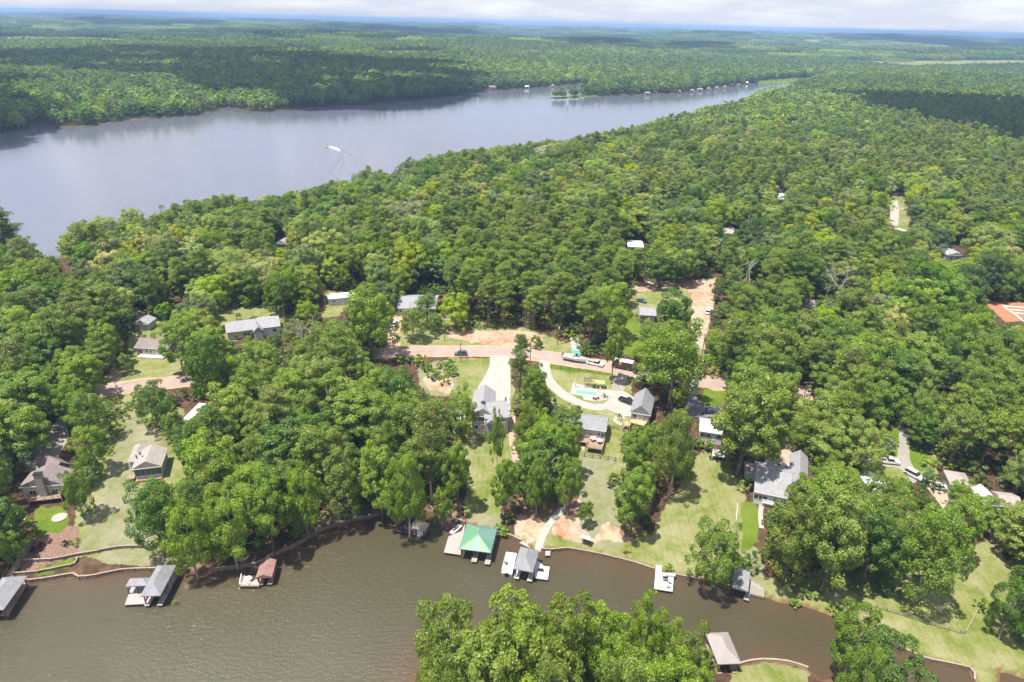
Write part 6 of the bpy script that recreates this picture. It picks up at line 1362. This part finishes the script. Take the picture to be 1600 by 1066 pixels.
# ------------------------------------------------------------------ bushes
def shrub_mesh(seed, m, h=1.8, r=1.3, nl=700): 
    v, f, t_, lc = broad_crown(seed, h, r, .02, 12, nl, .34); return np_mesh('foliage', v, f, m, [('leaf', 'FACE', 'FLOAT', t_)])
SH = [shrub_mesh(s, LF) for s in range(40, 43)]; SH2 = [shrub_mesh(s, LF, 2.4, .6, 500) for s in range(43, 45)]
PURP = leaf_mat('purple_leaves', (.05, .012, .016), (.12, .03, .035), rand=.1)
def shrub(px, py, w, h, lab, tint='mid', col=False, group='garden and bank shrubs', mt=None):
    p = P(px, py); t = thing('shrub', lab, 'shrub', p, rng.uniform(0, 6), group); me = (SH2 if col else SH)[rng.integers(0, 2)]; o = link('foliage', me, t); o.color = TINTS[tint]; b0 = (1.5 if col else 3.1)
    t.scale = (w / b0, w / b0, h / (2.4 if col else 1.8)); MB().tube((0, 0, -.2), (0, 0, .9), .07).build('stem', M_bark, t)
    if mt: o.material_slots[0].link = 'OBJECT'; o.material_slots[0].material = mt
shrub(838, 543, 6.5, 5, 'big round shrub beside the road on the verge', 'olive'); shrub(682, 530, 2.2, 1.8, 'small round shrub at the foot of the transformer pole', 'bright'); shrub(372, 503, 1.6, 4.5, 'left narrow cypress behind the long ranch house', 'dark', True); shrub(376.5, 503, 1.6, 4.5, 'right narrow cypress behind the long ranch house', 'dark', True)
shrub(395, 501, 4.5, 1.8, 'low hedge bush behind the long ranch house', 'dark'); shrub(372, 530, 4, 3.4, 'round bush in front of the long ranch house', 'bright'); shrub(392, 528, 3.5, 2.5, 'yellowish bush in front of the long ranch house', 'olive'); shrub(1004, 503, 5, 2, 'dark hedge in front of the little grey cottage', 'dark')
for k, (a, b_, tt) in enumerate(((690, 575, 'bright'), (702, 577, 'mid'), (680, 590, 'mid'), (694, 600, 'bright'), (668, 578, 'olive'), (655, 570, 'bright'), (640, 568, 'mid'), (625, 566, 'bright'), (705, 586, 'bright'))): shrub(a, b_, 4.6 + k % 3, 3 + .7 * (k % 2), f'{("tallest", "spiky", "lone", "ragged", "olive", "leafy", "dense", "roadside leftmost", "lawn-edge")[k]} bush in the scrub below the road, left of the white driveway', tt)
for k, (a, b_) in enumerate(((53, 862), (58, 864), (66, 855), (103, 852))): shrub(a, b_, 2.0, 1.4, ['left', 'lower', 'right', 'far right'][k] + ' dark purple shrub on the mulch bed', 'mid', mt=PURP)
for k, (a, b_) in enumerate(((109, 848), (122, 844), (123, 849), (120, 855), (113, 852))): shrub(a, b_, 1.2, .9, ['first', 'topmost', 'second', 'lowest', 'middle'][k] + ' small round shrub at the right end of the mulch bed', 'bright')
shrub(274, 944, 1.6, 1.0, 'small yellow-green water plant at the corner of the L-shaped boathouse', 'bright'); shrub(1044, 893, 2.8, 2.0, 'bushy plant behind the white dock', 'bright'); shrub(1302, 956, 4, 2, 'low bright shrub on the shore left of the near tree', 'bright'); shrub(1240, 946, 3.4, 1.8, 'bright shrub at the waterline right of the concrete boat pad', 'bright')
shrub(1090, 698, 5, 3, 'dark hedge below the brick terrace of the white-roofed house', 'mid'); shrub(1106, 702, 4, 3, 'bright bush below the brick terrace of the white-roofed house', 'bright'); shrub(1536, 955, 4, 3.2, 'bright bush on the right-hand field edge', 'bright'); shrub(1558, 965, 5, 4, 'yellow-green bush at the top right of the pond', 'bright')
shrub(968, 652, 2, 1.4, 'low bush at the curved walk of the garage house', 'olive'); shrub(946, 621, 2.4, .9, 'brown planted mound at the pool edge', 'olive'); shrub(762, 690, 3.5, 3.2, 'green bush on the lawn before the grey-roofed white house', 'bright')
shrub(784, 683, 2.6, 4.2, 'narrow dark bush right of the grey-roofed white house', 'dark'); shrub(1140, 598, 4, 3, 'bush on the road verge right of the grass gap', 'mid'); shrub(782, 832, 5.5, 2, 'dark green shrub on the shore right of the green roof', 'mid')
# dead trees
def dead_tree(px, py, H, w, lab, m):
    p = P(px, py); rg = np.random.default_rng(int(px)); t = thing('dead_tree', lab, 'dead tree', p, 0, 'bare grey trees'); mb = MB(); tw = MB()
    def grow(a, d, L, r, lev):
        q = a + d * L; (mb if lev < 1 else tw).tube(a, q, r, r * .6, 6 if lev < 2 else 4)
        if lev < 5:
            for _ in range(3):
                v = Vector(rg.normal(size=3)); nd = (d + v * (.62 if lev else .5) + Vector((0, 0, .12))).normalized(); grow(a.lerp(q, rg.uniform(.55, 1)), nd, L * rg.uniform(.5, .72), r * .52, lev + 1)
    grow(Vector((0, 0, -.5)), Vector((0, 0, 1)), H * .45, .34, 0)
    mb.build('trunk', m, t); tw.build('branches', m, t); zz = max(v[2] for v in tw.v); t.scale = (w / 8, w / 8, H / zz)
GREYB = mat('dead_wood', (.42, .37, .34), .95, col2=(.28, .24, .22), scale=3)
dead_tree(484, 566, 19, 10, 'bare grey dead tree standing in the wood right of the long ranch house', GREYB); dead_tree(1590, 400, 19, 12, 'bare brownish dead tree at the right edge of the upper woods', GREYB)
dead_tree(1166, 470, 19, 12, 'leafless pinkish-grey tree at the right edge of the clay clearing', GREYB); dead_tree(1152, 478, 15, 9, 'smaller leafless tree left of the pinkish-grey one', GREYB); dead_tree(1307, 475, 18, 11, 'grey bare tree in the right-hand woods', GREYB); dead_tree(180, 500, 15, 11, 'silvery bare-twigged tree above the little grey shed', GREYB)
dead_tree(1195, 320, 18, 10, 'bare tree by the red-awning house far back', GREYB); dead_tree(640, 500, 8, 8, 'brown bare tree behind the pale grey house', GREYB)
# ------------------------------------------------------------------ the building lot: white footings on orange clay
t = thing('footing', 'white foundation lines laid out on the orange clay lot', 'foundation', P(1578, 485))
o_ = t.location
for (a, b_), (c_, d_) in (((1567, 478.5), (1588, 493)), ((1567, 478.5), (1602, 481)), ((1574, 484), (1602, 486)), ((1582, 489), (1602, 491)), ((1588, 493), (1600, 503))):
    p, q = P(a, b_), P(c_, d_); m_ = (p + q) / 2 - o_; e = q - p; MB().box((m_.x, m_.y, m_.z + .08), (e.length, .7, .22), math.atan2(e.y, e.x)).build('beam', TRIM, t)
# ------------------------------------------------------------------ the far shore
k = 0
for a, b_, m_, lab in ((823, 138.5, RF_WHITE, 'white boathouse on the far shore left of the inlet'), (863, 135.5, RF_TAN, 'orange-tan roofed boathouse in the far inlet'), (703, 144, RF_TAN, 'small dock roof at the far wooded point'), (735, 141, RF_WHITE, 'low pale dock at the far shore beside the dark red house'),
    (1010, 147.5, RF_GREY, 'grey boathouse behind the spit on the far right shore'), (1022, 146, RF_BROWN, 'brown boathouse right of the grey one on the far right shore'), (1060, 145, RF_RUST, 'reddish boathouse at the bend of the far right shore'), (1080, 143, RF_TAN, 'tan boathouse at the start of the far right row'), (1093, 142, RF_GREY, 'grey boathouse second in the far right row'),
    (1107, 140.5, RF_LIGHT, 'pale boathouse in the middle of the far right row'), (1119, 139, RF_GREY, 'dull grey boathouse past the middle of the far right row'), (1131, 137, RF_TAN, 'tan boathouse near the end of the far right row'), (1143, 135, RF_LIGHT, 'pale grey boathouse two before the end of the far right row'), (1152, 133.5, RF_RUST, 'rust-red boathouse beside the end of the far right row'), (1165, 131, RF_WHITE, 'white boathouse where the far arm narrows'), (1176, 129, RF_LIGHT, 'last pale boathouse at the narrow far arm')):
    p = at_z(a, b_ + .6, 0); t = thing('boathouse', lab, 'boathouse', p, rng.uniform(-.3, .3), 'boathouses on the far shore'); w = rng.uniform(6, 12); p.y += rng.uniform(-14, 10); t.location = p
    (roof_hip(w, 7, 2.0) if k % 2 else roof_gable(w, 7, 2.0, 'x')).build('roof', m_, t, (0, 0, 3.4)); k += 1; MB().box((0, 0, .7), (w + 4, 9, .3)).build('deck', D_WOOD, t)
    for x in (-1, 1):
        for y in (-1, 1): MB().box((x * w * .42, y * 3.2, 1.4), (.35, .35, 4)).build('post', TRIM, t)
MARSH = leaf_mat('lily_pads', (.13, .24, .03), (.26, .38, .05), rand=.1)
def mat_patch(name, px, n_):
    w = poly_world(px); lo, hi = w.min(0), w.max(0); pts = rng.uniform(lo, hi, (n_, 2)); pts = pts[inside(pts, w)]
    c_ = np.concatenate((pts, rng.uniform(.15, 1.2, (len(pts), 1))), 1); rg = np.random.default_rng(3); nn = unit(rg.normal(size=c_.shape) * .5 + np.array((0, 0, 1.0)))
    v, f = leaf_quads(c_, nn, rng.uniform(2.5, 6, len(c_)), rg, .9); o = link(name, np_mesh(name, v, f, MARSH, [('leaf', 'FACE', 'FLOAT', rng.random(len(c_)))])); o['kind'] = 'stuff'
mat_patch('water_weeds', [(1184, 128), (1240, 123.5), (1282, 123), (1264, 128), (1215, 132), (1186, 132)], 5200); mat_patch('lily_pads', [(1182, 143), (1200, 137), (1245, 134), (1254, 136), (1236, 142), (1200, 145), (1178, 150)], 4200)
t = thing('radio_mast', 'pale lattice mast rising above the distant forest', 'mast', P(811, 100)); bz = t.location
for s in ((-3, -3), (3, -3), (3, 3), (-3, 3)): MB().tube((*s, 0), (s[0] * .2, s[1] * .2, 62), .5, .3, 4).build('leg', GREYB, t)
for k in range(7): w = 6 * (1 - .8 * k / 7); MB().box((0, 0, 6 + k * 8), (w, w, .6)).build('brace', GREYB, t)
# the tip of a tree on an island-like point at the left edge
# ------------------------------------------------------------------ clouds that shade parts of the land, and the air
CLOUD = bpy.data.materials.new('cloud'); n, l = nodes_of(CLOUD); n.clear(); o_ = n.new('ShaderNodeOutputMaterial'); d_ = n.new('ShaderNodeBsdfDiffuse'); tr_ = n.new('ShaderNodeBsdfTranslucent'); s_ = n.new('ShaderNodeMixShader'); d_.inputs[0].default_value = (.9, .9, .92, 1); tr_.inputs[0].default_value = (.9, .9, .92, 1); s_.inputs[0].default_value = .8
l.new(d_.outputs[0], s_.inputs[1]); l.new(tr_.outputs[0], s_.inputs[2]); l.new(s_.outputs[0], o_.inputs[0])
def ico(sub):
    bm = bmesh.new(); bmesh.ops.create_icosphere(bm, subdivisions=sub, radius=1); v = np.array([x.co[:] for x in bm.verts]); f = np.array([[y.index for y in x.verts] for x in bm.faces]); bm.free(); return v, f
IV, IF = ico(3)
def cloud(px, alt, seed):
    """a flat-bottomed heap of puffs whose shadow falls on the ground outlined in photo pixels"""
    w = poly_world(px); lo, hi = w.min(0), w.max(0); rg = np.random.default_rng(seed); off = np.array(SUN_DIR[:2]) * alt / SUN_DIR.z
    area = .5 * abs(sum(w[i][0] * w[(i + 1) % len(w)][1] - w[(i + 1) % len(w)][0] * w[i][1] for i in range(len(w)))); r0 = max(45, math.sqrt(area) * .085); V_, F_ = [], []; k = 0; c_ = []
    for q in rg.uniform(lo, hi, (4000, 2)):
        if len(c_) >= 70: break
        if inside([q], w)[0] and all(np.hypot(*(q - e)) > r0 * 1.0 for e in c_): c_.append(q)
    for q in c_:
        r = r0 * rg.uniform(.5, 1.3); v = IV * (1 + .16 * np.sin(IV @ rg.normal(size=(3, 1)) * 5) + .08 * np.sin(IV @ rg.normal(size=(3, 1)) * 11)) * np.array((r, r, r * .55)); v[:, 2] = np.maximum(v[:, 2], -r * .15)
        V_.append(v + np.array((q[0] + off[0], q[1] + off[1], alt))); F_.append(IF + k); k += len(IV)
    tag(link('cloud', np_mesh('cloud', np.concatenate(V_), np.concatenate(F_), CLOUD)), kind='structure')
cloud([(-60, 100), (200, 88), (420, 92), (560, 108), (720, 118), (740, 142), (640, 160), (520, 172), (400, 174), (330, 160), (200, 132), (60, 128), (-60, 140)], 520, 1)
cloud([(-60, 150), (20, 152), (40, 190), (20, 215), (-60, 230)], 420, 2)
cloud([(1340, 168), (1480, 178), (1640, 186), (1650, 262), (1560, 248), (1490, 226), (1420, 202), (1350, 182)], 420, 3)
cloud([(840, 82), (960, 79), (1130, 84), (1140, 90), (1000, 92), (870, 89)], 620, 4)
cloud([(490, 52), (640, 55), (760, 58), (740, 63), (620, 63), (500, 60)], 800, 5)
cloud([(1240, 66), (1420, 68), (1620, 72), (1620, 86), (1480, 82), (1340, 78), (1250, 74)], 650, 6)
cloud([(120, 36), (300, 40), (330, 48), (200, 52), (110, 46)], 900, 7)
HZ = bpy.data.materials.new('haze'); n, l = nodes_of(HZ); n.clear(); o_ = n.new('ShaderNodeOutputMaterial'); v_ = n.new('ShaderNodeVolumePrincipled'); v_.inputs['Color'].default_value = (.40, .62, 1.0, 1); v_.inputs['Density'].default_value = HAZE_DENSITY; v_.inputs['Anisotropy'].default_value = .0; l.new(v_.outputs[0], o_.inputs['Volume'])
ztop = max(132.0, float(gz.max()) + 32)
tag(MB().box((0, 19000, (ztop - 4) / 2), (130000, 45000, ztop + 4)).build('haze', HZ), kind='stuff')
